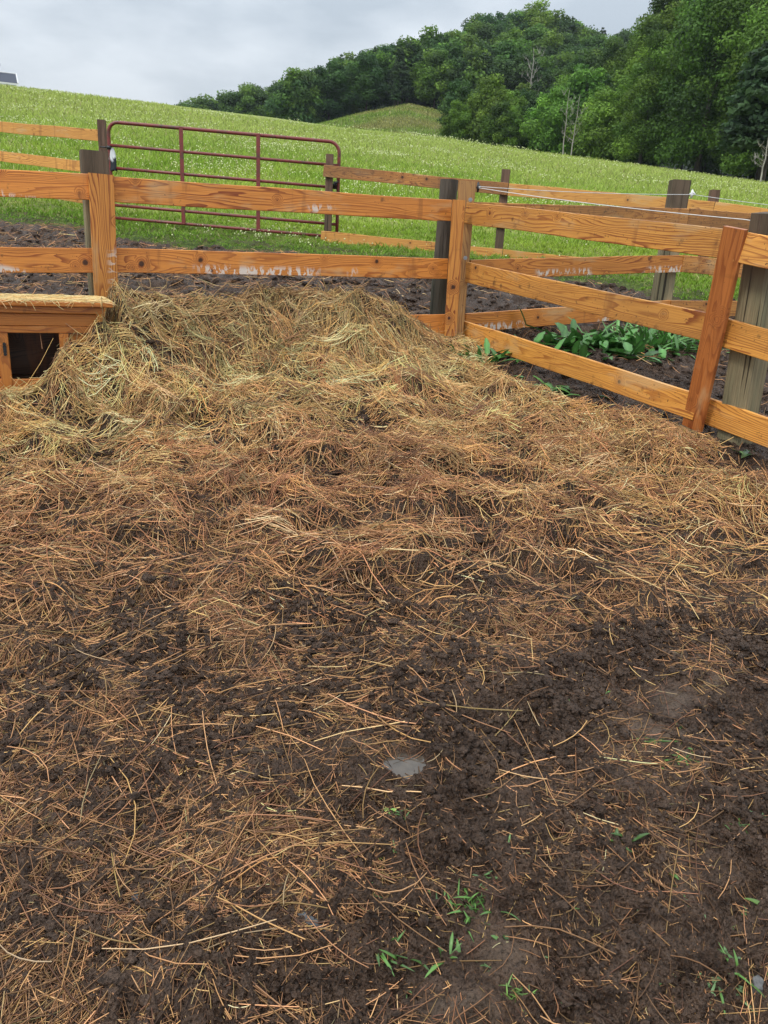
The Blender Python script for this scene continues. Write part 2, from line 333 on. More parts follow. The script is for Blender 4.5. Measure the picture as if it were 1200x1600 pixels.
BOI = board_mat('inside_wood_painted_shade', (.10, .05, .025), (.04, .02, .012), knots=.4, mudamt=.6)  # the hutch interior's deep shade is put into this wood's colour
BOH = board_mat('hutch_wood', (.52, .19, .035), (.30, .09, .02), knots=.4, mudamt=.1)
def post_mat(name, base, top, moss, cut=.0):
    m, t, b = newmat(name, .7, .3)
    oi = N_(t, 'ShaderNodeObjectInfo'); tcn = N_(t, 'ShaderNodeTexCoord')
    cmb = N_(t, 'ShaderNodeCombineXYZ'); lk(t, mth(t, 'MULTIPLY', oi.outputs['Random'], 31.), cmb.inputs[0])
    add = N_(t, 'ShaderNodeVectorMath', operation='ADD'); lk(t, tcn.outputs['Object'], add.inputs[0]); lk(t, cmb.outputs[0], add.inputs[1]); v = add.outputs[0]
    sp = N_(t, 'ShaderNodeSeparateXYZ'); lk(t, tcn.outputs['Object'], sp.inputs[0])
    a = nz(t, mpg(t, v, (2.0, 14, 14)), 1., 4, .55, .6); fb = nz(t, mpg(t, v, (5, 160, 160)), 1., 3, .6); cr = nz(t, mpg(t, v, (1.2, 55, 55)), 1., 2, .5, .4)
    c = mix(t, mr(t, a, .3, .7), base, moss)
    c = mix(t, mr(t, fb, .4, .65, 0., .5), c, tuple(x * .35 for x in base))
    c = mix(t, mr(t, cr, .60, .66, 0., .85), c, (.012, .009, .007))
    wet = mth(t, 'MULTIPLY', mr(t, mth(t, 'ADD', sp.outputs[0], mth(t, 'MULTIPLY', a, .25)), -cut - .12, -cut + .10), .9)
    c = mix(t, wet, c, mix(t, mr(t, a, .35, .62), top, tuple(min(1, x * 2.1) for x in top)))
    lk(t, c, b.inputs['Base Color'])
    bump(t, b, mth(t, 'SUBTRACT', mth(t, 'ADD', fb, a), mth(t, 'MULTIPLY', mr(t, cr, .58, .66), 1.5)), .8, .004)
    return m
# local x runs up the post with 0 at its top
PW = post_mat('weathered_post', (.33, .265, .155), (.058, .040, .027), (.21, .195, .115), .16)
PD = post_mat('dark_post', (.07, .06, .045), (.045, .036, .028), (.06, .065, .045), .4)
PB = post_mat('brown_post', (.15, .095, .06), (.085, .05, .034), (.10, .075, .05), .3)
PN = board_mat('new_post', (.50, .26, .075), (.22, .085, .025), knots=.8, mudamt=.5, dark=.35)
def metal(name, col, rough=.45, rust=None):
    m, t, b = newmat(name, rough, .5); tcn = N_(t, 'ShaderNodeTexCoord'); v = tcn.outputs['Object']
    c = col
    if rust: c = mix(t, mr(t, nz(t, v, 9, 5, .65), .48, .66), col, rust); c = mix(t, mr(t, nz(t, v, 60, 3), .6, .68), c, (.03, .02, .018))
    else: c = mix(t, mr(t, nz(t, v, 30, 3), .4, .7, 0., .3), col, tuple(x * .5 for x in col))
    lk(t, c, b.inputs['Base Color']); return m
GATE = metal('red_paint', (.20, .035, .028), .4, (.10, .04, .028))
STEEL = metal('zinc', (.38, .38, .38), .35); STEEL.node_tree.nodes['Principled BSDF'].inputs['Metallic'].default_value = .8
BLACKP = metal('black_plastic', (.015, .015, .016), .4); WHITEP = metal('white_plastic', (.8, .81, .83), .35); CORD = metal('white_cord', (.72, .72, .70), .6)

def mud_mat():
    m, t, b = newmat('mud', .5, .3); tcn = N_(t, 'ShaderNodeTexCoord'); v = tcn.outputs['Object']
    cov = attrn(t, 'cov').outputs['Fac']; rg = attrn(t, 'rough').outputs['Fac']
    n1 = nz(t, v, 2.2, 5, .6); n2 = nz(t, v, 19, 5, .65); n3 = nz(t, v, 120, 4, .65); n4 = nz(t, v, 300, 3, .6)
    c = mix(t, mr(t, n1, .3, .7), (.128, .080, .055), (.182, .120, .086))
    c = mix(t, mr(t, n2, .38, .68), c, (.054, .031, .020))
    c = mix(t, mr(t, n3, .56, .68, 0., .75), c, (.17, .10, .055))
    c = mix(t, mth(t, 'MULTIPLY', mr(t, rg, .45, .0), .5), c, (.135, .100, .072))
    c = mix(t, mth(t, 'MULTIPLY', mr(t, n3, .36, .50, 1., 0.), .75), c, (.022, .014, .009))
    c = mix(t, mr(t, n4, .60, .70, 0., .6), c, (.20, .115, .06))
    hay = mix(t, mr(t, n2, .35, .65), (.022, .013, .007), (.07, .042, .02))  # damp hay base, shade of the gaps between straws put into its colour
    c = mix(t, mth(t, 'MULTIPLY', cov, .8), c, hay)
    lk(t, c, b.inputs['Base Color'])
    lk(t, mth(t, 'ADD', mr(t, nz(t, v, 5, 4, .6), .35, .65, .16, .62), mth(t, 'MULTIPLY', cov, .2)), b.inputs['Roughness'])
    vo = N_(t, 'ShaderNodeTexVoronoi'); vo.inputs['Scale'].default_value = 110; lk(t, v, vo.inputs['Vector'])
    h = mth(t, 'ADD', mth(t, 'MULTIPLY', n3, 1.4), mth(t, 'MULTIPLY', vo.outputs['Distance'], 1.0)); h = mth(t, 'MULTIPLY', h, mth(t, 'ADD', .3, mth(t, 'MULTIPLY', rg, .9)))
    h = mth(t, 'ADD', h, mth(t, 'MULTIPLY', n4, .5))
    bump(t, b, h, 1., .02); return m
MUD = mud_mat()
def field_mat():
    m, t, b = newmat('pasture', .75, .15); tcn = N_(t, 'ShaderNodeTexCoord'); v = tcn.outputs['Object']
    st = mpg(t, v, (1, 1, 1)); n1 = nz(t, st, .05, 4, .6); n2 = nz(t, st, .35, 4, .6); n3 = nz(t, st, 2.6, 5, .65); n4 = nz(t, st, 14, 4, .7)
    c = mix(t, mr(t, n2, .35, .65), (.27, .35, .06), (.36, .41, .09))
    c = mix(t, mr(t, n1, .4, .62, 0., .6), c, (.38, .39, .12))
    c = mix(t, mr(t, n3, .40, .68, 0., .65), c, (.12, .20, .028))
    c = mix(t, mr(t, n4, .55, .70, 0., .75), c, (.34, .38, .16))
    c = mix(t, mth(t, 'MULTIPLY', attrn(t, 'brown').outputs['Fac'], 1.), c, mix(t, mr(t, n3, .4, .6, 0., .7), mix(t, mr(t, nz(t, st, .12, 5, .7), .42, .58), (.21, .19, .065), (.15, .215, .045)), (.09, .12, .03)))
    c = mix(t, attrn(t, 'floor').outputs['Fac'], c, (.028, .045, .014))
    c = mix(t, mth(t, 'MULTIPLY', attrn(t, 'worn').outputs['Fac'], mr(t, n4, .3, .6, .7, 1.)), c, mix(t, mr(t, n3, .4, .6), (.050, .085, .016), (.075, .060, .034)))
    lk(t, c, b.inputs['Base Color']); bump(t, b, mth(t, 'ADD', n3, n4), .7, .25); return m
FIELD = field_mat()
def colmat(name, rough, spec, trans=0., rnd=0.):
    m, t, b = newmat(name, rough, spec); a = attrn(t, 'col').outputs['Color']
    if rnd:
        oi = N_(t, 'ShaderNodeObjectInfo'); hs = N_(t, 'ShaderNodeHueSaturation'); lk(t, a, hs.inputs['Color'])
        lk(t, mth(t, 'ADD', 1 - rnd, mth(t, 'MULTIPLY', oi.outputs['Random'], 2 * rnd)), hs.inputs['Value'])
        lk(t, mth(t, 'ADD', .485, mth(t, 'MULTIPLY', mth(t, 'FRACT', mth(t, 'MULTIPLY', oi.outputs['Random'], 7.3)), .03)), hs.inputs['Hue']); a = hs.outputs[0]
    lk(t, a, b.inputs['Base Color'])
    if trans:
        o = t.nodes['Material Output']; tr = N_(t, 'ShaderNodeBsdfTranslucent'); lk(t, a, tr.inputs[0]); ms = N_(t, 'ShaderNodeMixShader'); ms.inputs[0].default_value = trans
        lk(t, b.outputs[0], ms.inputs[1]); lk(t, tr.outputs[0], ms.inputs[2]); lk(t, ms.outputs[0], o.inputs[0])
    return m
STRAW = colmat('straw', .5, .35); GRASS = colmat('grass', .55, .3, .4); LEAF = colmat('weed_leaf', .38, .5, .15)
CROWN = colmat('tree_leaves', .6, .2, .3, .22); FLOWER = colmat('clover_heads', .8, .1)
def bark_mat(name, a, c2):
    m, t, b = newmat(name, .85, .2); v = N_(t, 'ShaderNodeTexCoord').outputs['Object']
    lk(t, mix(t, mr(t, nz(t, mpg(t, v, (4, 4, .8)), 1., 4, .6), .35, .65), a, c2), b.inputs['Base Color']); return m
BARK = bark_mat('bark', (.055, .045, .035), (.11, .095, .08)); PALE = bark_mat('pale_bark', (.40, .38, .33), (.24, .22, .19))

# ------------------------------------------------------------------ ground sheets (one polar grid cut into mud and pasture)
def ground():
    azs = np.radians(np.concatenate([np.linspace(-100, -42, 50)[:-1], np.linspace(-42, 42, 860), np.linspace(42, 100, 50)[1:]]))
    rs = np.concatenate([np.geomspace(.35, .8, 60)[:-1], np.geomspace(.8, 6.5, 820)[:-1], np.geomspace(6.5, 16, 200)[:-1], np.geomspace(16, 130, 150)[:-1], np.geomspace(130, 900, 90)])
    A, Rr = np.meshgrid(azs, rs); x = (Rr * np.sin(A)).ravel(); y = (Rr * np.cos(A)).ravel()
    n = len(rs); mcols = len(azs)
    near = np.hypot(x, y) < 17
    cov = np.zeros_like(x); z = macro(x, y); rg = np.zeros_like(x)
    cov[near] = haycover(x[near], y[near]); z[near] = surf(x[near], y[near], cov[near])
    mi, rgn = micro(x[near], y[near], cov[near]); z[near] += mi * (1 - sstep(9, 13, np.hypot(x[near], y[near]))); rg[near] = rgn
    V = np.stack([x, y, z], 1)
    i, j = np.meshgrid(np.arange(n - 1), np.arange(mcols - 1), indexing='ij'); a = (i * mcols + j).ravel()
    Fc = np.stack([a, a + mcols, a + mcols + 1, a + 1], 1)[:, ::-1]
    ex = edge(x, y); ef = ex[Fc].mean(1); ism = ef < 0
    r = np.hypot(x, y); azd = np.degrees(np.arctan2(x, y))
    brown = sstep(112, 128, r) * (1 - sstep(165, 190, r)) * sstep(-8, -4, azd) * (1 - sstep(4, 9, azd))
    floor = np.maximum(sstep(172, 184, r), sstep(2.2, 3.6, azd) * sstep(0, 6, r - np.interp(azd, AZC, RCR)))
    def sub(mask, name, mat, attrs):
        fs = Fc[mask]; u, inv = np.unique(fs, return_inverse=True)
        me = npmesh(name, V[u], inv.reshape(fs.shape), None, True, {k: w[u] for k, w in attrs.items()})
        o = link(name, me, mat); o['kind'] = 'structure'; return o
    sub(ism, 'mud_ground', MUD, {'cov': cov, 'rough': rg}); sub(~ism, 'pasture', FIELD, {'brown': brown, 'floor': floor, 'worn': (1 - sstep(.3, 2.2, ex)) * (r < 18)})
ground()

# puddle: a thin sheet of water lying in its hollow
def puddle():
    z = PZ - .0135; K = 72; an = np.linspace(0, 2 * np.pi, K, endpoint=False); V = [(puddle_p.x, puddle_p.y, z)]
    for a in an:
        rr = .004
        while rr < .13 and float(surf(np.array([puddle_p.x + rr * math.cos(a)]), np.array([puddle_p.y + rr * math.sin(a)]))[0]) < z: rr += .004
        V.append((puddle_p.x + (rr + .006) * math.cos(a), puddle_p.y + (rr + .006) * math.sin(a), z))
    me = npmesh('puddle', V, [(0, 1 + k, 1 + (k + 1) % K) for k in range(K)], None, True)
    m, t, b = newmat('muddy_water', .04, .5); v = N_(t, 'ShaderNodeTexCoord').outputs['Object']
    lk(t, mix(t, mr(t, nz(t, v, 30, 3), .35, .7), (.060, .048, .036), (.09, .072, .055)), b.inputs['Base Color']); bump(t, b, nz(t, v, 25, 2), .1, .002)
    link('puddle', me, m)['kind'] = 'structure'
puddle()
def clods():
    t = (1 + 5 ** .5) / 2; iv = np.array([(-1, t, 0), (1, t, 0), (-1, -t, 0), (1, -t, 0), (0, -1, t), (0, 1, t), (0, -1, -t), (0, 1, -t), (t, 0, -1), (t, 0, 1), (-t, 0, -1), (-t, 0, 1)]) / 1.902
    fc = np.array([(0, 11, 5), (0, 5, 1), (0, 1, 7), (0, 7, 10), (0, 10, 11), (1, 5, 9), (5, 11, 4), (11, 10, 2), (10, 7, 6), (7, 1, 8), (3, 9, 4), (3, 4, 2), (3, 2, 6), (3, 6, 8), (3, 8, 9), (4, 9, 5), (2, 4, 11), (6, 2, 10), (8, 6, 7), (9, 8, 1)])
    def pts(n, r0, r1, thr):
        r = np.sqrt(RNG.uniform(r0 ** 2, r1 ** 2, n)); a = np.radians(RNG.uniform(-38, 40, n)); x, y = r * np.sin(a), r * np.cos(a)
        v = perlin(x * 3.3 + 3, y * 3.3, 54) + .5 * perlin(x * 9, y * 9, 57) + .3 * perlin(x * 24, y * 24, 58); k = (v > thr + .5 * RNG.standard_normal(n) * .4) & (haycover(x, y) < .5) & (edge(x, y) < 0) & (pdl(x, y, 1.25) < .2); return x[k], y[k]
    xs, ys, ss = [], [], []
    for n, r0, r1, lo, hi, thr in ((60000, .8, 2.7, .0016, .0042, .22), (5000, .8, 3.2, .004, .009, .3), (14000, 1.65, 2.6, .004, .013, -.15), (1800, 1.0, 3.2, .009, .018, .25), (9000, 3.4, 6.8, .010, .028, -.1), (9000, 6.8, 11, .014, .040, -.1)):
        x, y = pts(n, r0, r1, thr); xs.append(x); ys.append(y); ss.append(RNG.uniform(lo, hi, len(x)) ** 1.)
    x = np.concatenate(xs); y = np.concatenate(ys); sz = np.concatenate(ss); n = len(x); cv = haycover(x, y); mi, _ = micro(x, y, cv); z = surf(x, y, cv) + mi * (np.hypot(x, y) < 9)
    V = iv[None] * (1 + .38 * RNG.standard_normal((n, 12, 1)).clip(-1.2, 1.2)) * np.stack([RNG.uniform(.7, 1.4, n), RNG.uniform(.7, 1.4, n), RNG.uniform(.45, .85, n)], 1)[:, None] * sz[:, None, None]
    a = RNG.uniform(0, 6.28, n)[:, None]; X = V[..., 0] * np.cos(a) - V[..., 1] * np.sin(a); Y = V[..., 0] * np.sin(a) + V[..., 1] * np.cos(a)
    V = np.stack([X + x[:, None], Y + y[:, None], V[..., 2] + (z + sz * .15)[:, None]], 2)
    o = link('mud_clods', npmesh('mud_clods', V.reshape(-1, 3), ((np.arange(n) * 12)[:, None, None] + fc[None]).reshape(-1, 3), None, True, {'cov': np.zeros(n * 12), 'rough': np.ones(n * 12)}), MUD)
    tag(o, 'crumbly dark clods of wet mud trodden all over the pen', 'mud clods', kind='stuff')
clods()

# ------------------------------------------------------------------ straws
def straws(x, y, ang, L, w, col, lift, pitch, curl, zf, segs=4, shrink=.75, bend=0.):
    n = len(x); K = segs + 1; tt = np.linspace(-.5, .5, K)
    u = tt[None, :] * L[:, None]; a = ang[:, None] + curl[:, None] * tt[None, :] + bend * (tt[None, :] > .1)
    px = x[:, None] + np.cumsum(np.cos(a), 1) * L[:, None] / K - np.cos(ang)[:, None] * L[:, None] / 2
    py = y[:, None] + np.cumsum(np.sin(a), 1) * L[:, None] / K - np.sin(ang)[:, None] * L[:, None] / 2
    gz = zf(px.ravel(), py.ravel()).reshape(px.shape)
    mid = gz.mean(1, keepdims=True); lin = mid + (gz[:, -1:] - gz[:, :1]) * tt[None, :]
    stiff = .55; pz = gz * (1 - stiff) + lin * stiff
    pz = pz + lift[:, None] + pitch[:, None] * u
    pz = np.maximum(pz, gz + .001 - .012 * (np.abs(tt)[None, :] > .3) * (lift[:, None] < .01))
    C = np.stack([px, py, pz], 2)
    T = np.gradient(C, axis=1); T /= np.linalg.norm(T, axis=2, keepdims=True) + 1e-9
    up = np.array([0, 0, 1.]); S = np.cross(T, up); S /= np.linalg.norm(S, axis=2, keepdims=True) + 1e-9; Up = np.cross(S, T)
    rad = w[:, None] * .5 * (1 - (1 - shrink) * (np.abs(tt)[None, :] * 2) ** 2)
    V = np.empty((n, K, 3, 3))
    for k in range(3):
        q = math.pi / 2 + 2 * math.pi * k / 3
        V[:, :, k] = C + (S * math.cos(q) + Up * math.sin(q)) * rad[..., None]
    base = (np.arange(n) * K * 3)[:, None, None] + (np.arange(K - 1) * 3)[None, :, None]
    k = np.arange(3)[None, None, :]; k2 = (k + 1) % 3
    Fc = np.stack([base + k, base + k2, base + 3 + k2, base + 3 + k], -1).reshape(-1, 4)
    cc = np.repeat(col[:, None, :], K * 3, 1).reshape(-1, 3)
    return V.reshape(-1, 3), Fc, cc
def in_wedge(n, r0, r1, a0=-38, a1=42):
    r = np.sqrt(RNG.uniform(r0 ** 2, r1 ** 2, n)); a = np.radians(RNG.uniform(a0, a1, n)); return r * np.sin(a), r * np.cos(a)
PAL = np.array([[.78, .50, .19], [.60, .36, .12], [.86, .59, .29], [.50, .27, .10], [.34, .165, .07], [.56, .44, .19], [.37, .30, .12], [.62, .32, .13], [.19, .09, .045]])
def straw_col(x, y, n, front):
    s, t = lcoord(x, y)
    gw = np.exp(-((t + .35) / .9) ** 2) * (1 - sstep(2.4, 3.2, s)); gw = np.clip(gw + .35 * perlin(x * 1.2, y * 2, 71), 0, 1)      # greener, fresher hay on the heap; also masks its painted shading
    rust = np.clip(sstep(-.8, -1.8, t) * .8 + .5 * perlin(x * 1.6 + 4, y * 2.6, 72), 0, 1) if not front else np.ones(n) * .85
    w = np.empty((n, len(PAL)))
    w[:] = np.array([3, 2.5, 2., 1.6, .7, .6, .3, .9, .7])
    w[:, 5] += 1.6 * gw; w[:, 6] += 1.8 * gw; w[:, 3] += 1.2 * gw; w[:, 8] += .9 * gw; w[:, 4] += 3.0 * rust; w[:, 7] += 3.8 * rust; w[:, 8] += 1.6 * rust; w[:, 3] += 1.5 * rust; w[:, 0] *= 1 - .5 * rust; w[:, 2] *= 1 - .6 * rust
    if front: w[:, [0, 2, 5, 6]] *= .35; w[:, [4, 7, 8, 3]] *= 1.6
    cw = np.cumsum(w, 1); cw /= cw[:, -1:]; k = (RNG.random(n)[:, None] > cw).sum(1)
    c = PAL[k] * RNG.uniform(.40, 1.6, (n, 1)) * (1 + np.array([[.05, .02, .05]]) * RNG.standard_normal((n, 3)))
    if front: c = c * np.array([[.90, .90, 1.02]]) * RNG.uniform(.28, 1.2, (n, 1))
    fw = (sstep(-1.1, -2.1, t) * (1 - .75 * sstep(1.4, 2.8, s)))[:, None] * (0. if front else 1.)
    c = c * (1 - fw * np.array([[.20, .27, .20]]))
    c = c * (1 - .36 * gw[:, None] * sstep(-.9, -.1, t)[:, None])  # the heap's deep shading, painted into the straw colour
    return np.clip(c, .01, .9)
def pick(n, r0, r1, f, a0=-38, a1=42):
    x, y = in_wedge(n, r0, r1, a0, a1); k = RNG.random(n) < f(x, y); return x[k], y[k]
def flow(x, y): return 1.5 * perlin(x * 1.0 + 9, y * 1.4, 81) * 2.2 + 1.3 * perlin(x * 3.4, y * 4.6, 82)
def roofclear(x, y): return np.ones_like(x)
def hay():
    parts = []
    def put(x, y, base_sd, Lr, wr, layer, pm, front=False, segs=4, zf=surf, up=.002):
        n = len(x); uni = RNG.random(n) < .28
        ang = flow(x, y) + RNG.normal(0, base_sd, n); ang = np.where(uni, RNG.uniform(0, 2 * np.pi, n), ang)
        L = np.clip(RNG.lognormal(math.log(Lr), .42, n), .03, .42); w = RNG.uniform(*wr, n)
        lift = layer * RNG.random(n) ** 1.4 + up; pitch = RNG.normal(0, pm, n)
        parts.append(straws(x, y, ang, L, w, straw_col(x, y, n, front), lift, pitch, RNG.normal(0, .55, n), zf, segs))
    def dens(x, y):
        rb = np.interp(np.degrees(np.arctan2(x, y)), EBA, EBR)
        return np.clip(haycover(x, y) * 1.05, 0, 1) * (hutch_clear(x, y))
    x, y = pick(118000, 1.5, 6.4, dens); put(x, y, .5, .145, (.0014, .0048), .035, .16)
    x, y = pick(60000, 1.5, 5.4, dens); put(x, y, 1.5, .028, (.0010, .0042), .04, .25, segs=2)
    x, y = pick(11000, 1.5, 5.9, lambda a, b: dens(a, b)); put(x, y, .8, .17, (.0024, .0042), .05, .42)        # stray stalks that stand up
    # tufts: locks of hay lying together
    cx, cy = pick(2600, 1.6, 5.7, lambda a, b: sstep(.55, 1., haycover(a, b)) * hutch_clear(a, b)); kk_ = (lcoord(cx, cy)[1] > -1.3) | (RNG.random(len(cx)) < .45); cx, cy = cx[kk_], cy[kk_]; m = 16; nc = len(cx)
    a0 = flow(cx, cy) + RNG.normal(0, .9, nc); off = RNG.normal(0, 1, (nc, m, 2)) * np.array([.05, .022])
    ca, sa = np.cos(a0)[:, None], np.sin(a0)[:, None]
    x = (cx[:, None] + off[..., 0] * ca - off[..., 1] * sa).ravel(); y = (cy[:, None] + off[..., 0] * sa + off[..., 1] * ca).ravel(); n = len(x)
    ang = np.repeat(a0, m) + RNG.normal(0, .2, n); lift = np.repeat(RNG.uniform(.015, .055, nc), m) * RNG.uniform(.7, 1.1, n)
    cc = np.repeat(straw_col(cx, cy, nc, False), m, 0) * RNG.uniform(.7, 1.2, (n, 1))
    parts.append(straws(x, y, ang, np.clip(RNG.lognormal(math.log(.17), .3, n), .05, .4), RNG.uniform(.0022, .004, n), np.clip(cc, 0, .85), lift, np.repeat(RNG.normal(0, .12, nc), m) + RNG.normal(0, .05, n), np.repeat(RNG.normal(0, .8, nc), m), surf))
    V = np.concatenate([p[0] for p in parts]); C = np.concatenate([p[2] for p in parts]); o = 0; Fs = []
    for p in parts: Fs.append(p[1] + o); o += len(p[0])
    o = link('hay', npmesh('hay', V, np.concatenate(Fs), C, True), STRAW)
    tag(o, 'thick matted hay heaped against the near fence and spread over the pen', 'hay', kind='stuff')
    # loose straws on the bare mud
    parts.clear()
    def fd(x, y):
        c = haycover(x, y); e = edge(x, y); n = perlin(x * 2.6, y * 3.4, 91) + .5 * perlin(x * 6, y * 7, 92)
        az = np.degrees(np.arctan2(x, y)); left = 1 - .72 * sstep(-6, 8, az)
        fr = np.exp(-((np.hypot(x, y) - np.interp(az, FEA, FER) + .12) / .28) ** 2); lf = .25 * sstep(-4, -14, az)
        return np.clip((1 - c) * (e < -.1) * np.clip(.55 + .8 * n + .6 * fr + lf, .14, 1) * np.maximum(left, .9 * fr), 0, 1) * hutch_clear(x, y)
    x, y = pick(82000, .75, 3.4, fd); put(x, y, .9, .075, (.0010, .0026), .007, .04, True, up=.003)
    x, y = pick(21000, .75, 3.4, fd); put(x, y, .9, .13, (.0014, .0030), .008, .04, True, up=.006)
    x, y = pick(2400, .75, 3.0, fd); put(x, y, .9, .20, (.0022, .0038), .010, .04, True, up=.014)
    x, y = pick(40000, .75, 3.0, fd); put(x, y, 1.5, .024, (.0007, .0022), .005, .1, True, 2, up=.004)
    x, y = pick(36000, 3.6, 12, fd); put(x, y, 1., .14, (.003, .006), .02, .15, True, up=.02)
    V = np.concatenate([p[0] for p in parts]); C = np.concatenate([p[2] for p in parts]); o = 0; Fs = []
    for p in parts: Fs.append(p[1] + o); o += len(p[0])
    o = link('scattered_straw', npmesh('scattered_straw', V, np.concatenate(Fs), C, True), STRAW)
    tag(o, 'loose rusty brown straws scattered over the bare wet mud', 'straw', kind='stuff')

# ------------------------------------------------------------------ nest hutch under the left fence
HF = P(176, 474, 3.98)                      # right front top corner of its roof
HFz = HF.z
def hl(s, t, z): return HF + dL * s + nL * t + Vector((0, 0, z - HFz))         # s along the fence (left is negative), t away from the camera
HW, HD = 1.75, .44
def hutch_clear(x, y):
    s = (x - HF.x) * dL.x + (y - HF.y) * dL.y; t = (x - HF.x) * nL.x + (y - HF.y) * nL.y
    return 1 - ((s < -.16) & (s > -HW - .1) & (t > .02) & (t < HD + .02)) * 1.
def rotL(): return Matrix((( dL.x, nL.x, 0), (dL.y, nL.y, 0), (0, 0, 1)))
def boxobj(name, mat, parent, c, sx, sy, sz, axes=None, bev=.003, seg=1, label=None, bend=.0):
    """box with local x along its length; axes = 3x3 with columns x,y,z"""
    ch = min(bev, sy * .3, sz * .3); prof = [(-sy / 2 + ch, -sz / 2), (sy / 2 - ch, -sz / 2), (sy / 2, -sz / 2 + ch), (sy / 2, sz / 2 - ch), (sy / 2 - ch, sz / 2), (-sy / 2 + ch, sz / 2), (-sy / 2, sz / 2 - ch), (-sy / 2, -sz / 2 + ch)]
    V = []; Fc = []; ph = random.random() * 50
    for i in range(seg + 1):
        x = (i / seg - .5) * sx; w = [(perlin(np.array([x * 1.4 + ph]), np.array([k * 3.7]), 5)[0]) * bend for k in range(4)]
        for (y, z) in prof: V.append((x, y + w[0] + (w[2] * .5 if z > 0 else 0), z + w[1] + (w[3] * .6 if z > 0 else 0)))
    for i in range(seg):
        for k in range(8): k2 = (k + 1) % 8; Fc.append((i * 8 + k, (i + 1) * 8 + k, (i + 1) * 8 + k2, i * 8 + k2))
    Fc.append(tuple(range(8))); Fc.append(tuple(seg * 8 + k for k in reversed(range(8))))
    me = bpy.data.meshes.new(name); me.from_pydata(V, [], Fc); me.update()
    M = (axes or Matrix.Identity(3)).to_4x4(); M.translation = c
    return link(name, me, mat, parent, M, label)
RL = rotL()
VL = Matrix((( 0, nL.x, dL.x), (0, nL.y, dL.y), (1, 0, 0)))    # length vertical, thickness along nL
def make_hutch():
    gz = .52
    h = empty('nest_hutch', hl(-HW / 2, HD / 2, gz), 'low orange wooden hutch with an open doorway under the left fence', 'animal hutch')
    boxobj('roof', BOH, h, hl(-HW / 2, HD / 2, HFz - .011), HW, HD, .022, RL, seg=4)
    boxobj('roof_trim', BOH, h, hl(-HW / 2 - .02, .03, HFz - .040), HW - .04, .018, .036, RL, seg=4)
    boxobj('header', BOH, h, hl(-HW / 2 - .04, .052, HFz - .091), HW - .08, .02, .062, RL, seg=4)
    boxobj('lintel', BOH, h, hl(-HW / 2 - .04, .048, HFz - .140), HW - .08, .024, .034, RL, seg=4)
    zt, zb = HFz - .159, gz - .06; zm = (zt + zb) / 2; hh = zt - zb
    # opening between s=-.60 and s=-.29
    for a, w in ((-.245, .045), (-.530, .05)): boxobj('door_frame', BOH, h, hl(a, .046, zm), hh, .03, w, VL)
    n = 7
    for k in range(n):
        z = zb + (k + .5) * hh / n
        boxobj('siding', BOH, h, hl(-1.13, .058, z), 1.16, .014, hh / n - .006, RL, seg=3)
    boxobj('side_panel', BOH, h, hl(-.135, .058, zm), hh, .014, .20, VL)
    boxobj('sill', BOH, h, hl(-.42, .05, HFz - .455), .34, .03, .13, RL)
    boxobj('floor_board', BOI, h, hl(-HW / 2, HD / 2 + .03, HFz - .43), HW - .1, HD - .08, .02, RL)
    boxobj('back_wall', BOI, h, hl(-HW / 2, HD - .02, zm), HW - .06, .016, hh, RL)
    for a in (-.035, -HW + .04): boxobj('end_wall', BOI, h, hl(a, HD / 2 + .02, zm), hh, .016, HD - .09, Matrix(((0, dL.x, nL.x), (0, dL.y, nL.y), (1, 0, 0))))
    m = MB(); c = hl(-.525, .024, HFz - .235); m.box(c, .016, .012, .034, RL); m.tube([hl(-.525, .03, HFz - .21), hl(-.525, .012, HFz - .21)], .008, 8); m.tube([hl(-.525, .03, HFz - .26), hl(-.525, .012, HFz - .26)], .008, 8)
    link('latch', m.mesh('latch'), BLACKP, h)
    n = 3600; s = RNG.uniform(-HW + .01, -.01, n); t = RNG.uniform(.0, HD - .02, n); x = HF.x + dL.x * s + nL.x * t; y = HF.y + dL.y * s + nL.y * t
    hz = lambda a, b: np.full(np.shape(a), HFz + .002)
    col = PAL[RNG.choice([0, 2, 5, 5, 1], n)] * RNG.uniform(.8, 1.25, (n, 1))
    V, Fc, C = straws(x, y, math.atan2(dL.y, dL.x) + RNG.normal(0, .9, n), RNG.uniform(.03, .14, n), RNG.uniform(.0018, .0035, n), np.clip(col, 0, .85), .009 * RNG.random(n) ** 1.3, RNG.normal(0, .02, n), RNG.normal(0, .5, n), hz)
    s_ = (V[:, 0] - HF.x) * dL.x + (V[:, 1] - HF.y) * dL.y; t_ = (V[:, 0] - HF.x) * nL.x + (V[:, 1] - HF.y) * nL.y
    dr = -np.minimum(t_, 0); V[:, 2] -= dr * .8; V[:, 2] -= np.maximum(s_, 0) * .8
    parts = [(V, Fc, C)]
    # a few long stalks hanging over the roof edge
    hang = []
    for (u0, v0, u1, v1) in ((57, 474, 66, 545), (52, 477, 27, 497), (96, 476, 104, 515), (90, 478, 87, 500), (75, 475, 72, 480), (5, 511, 102, 505), (102, 505, 122, 520)):
        a = P(u0, v0, 3.955); b_ = P(u1, v1, 3.97 if v1 < 530 else 3.96); mid = (a + b_) / 2 + Vector((0, -.006, .004)); hang.append([a, mid, b_])
    m = MB()
    for h_ in hang: m.tube(h_, [.0022, .002, .0016], 5)
    b0 = len(V); V = np.concatenate([V, np.array([tuple(q) for q in m.v])]); quads = np.array([f for f in m.f if len(f) == 4]) + b0
    C = np.concatenate([C, np.tile([.50, .26, .13], (len(m.v), 1))])
    o = link('roof_hay', npmesh('roof_hay', V, np.concatenate([Fc, quads]), C, True), STRAW)
    tag(o, 'thin layer of pale chaff and hay lying on the hutch roof', 'hay', kind='stuff')
make_hutch(); hay()

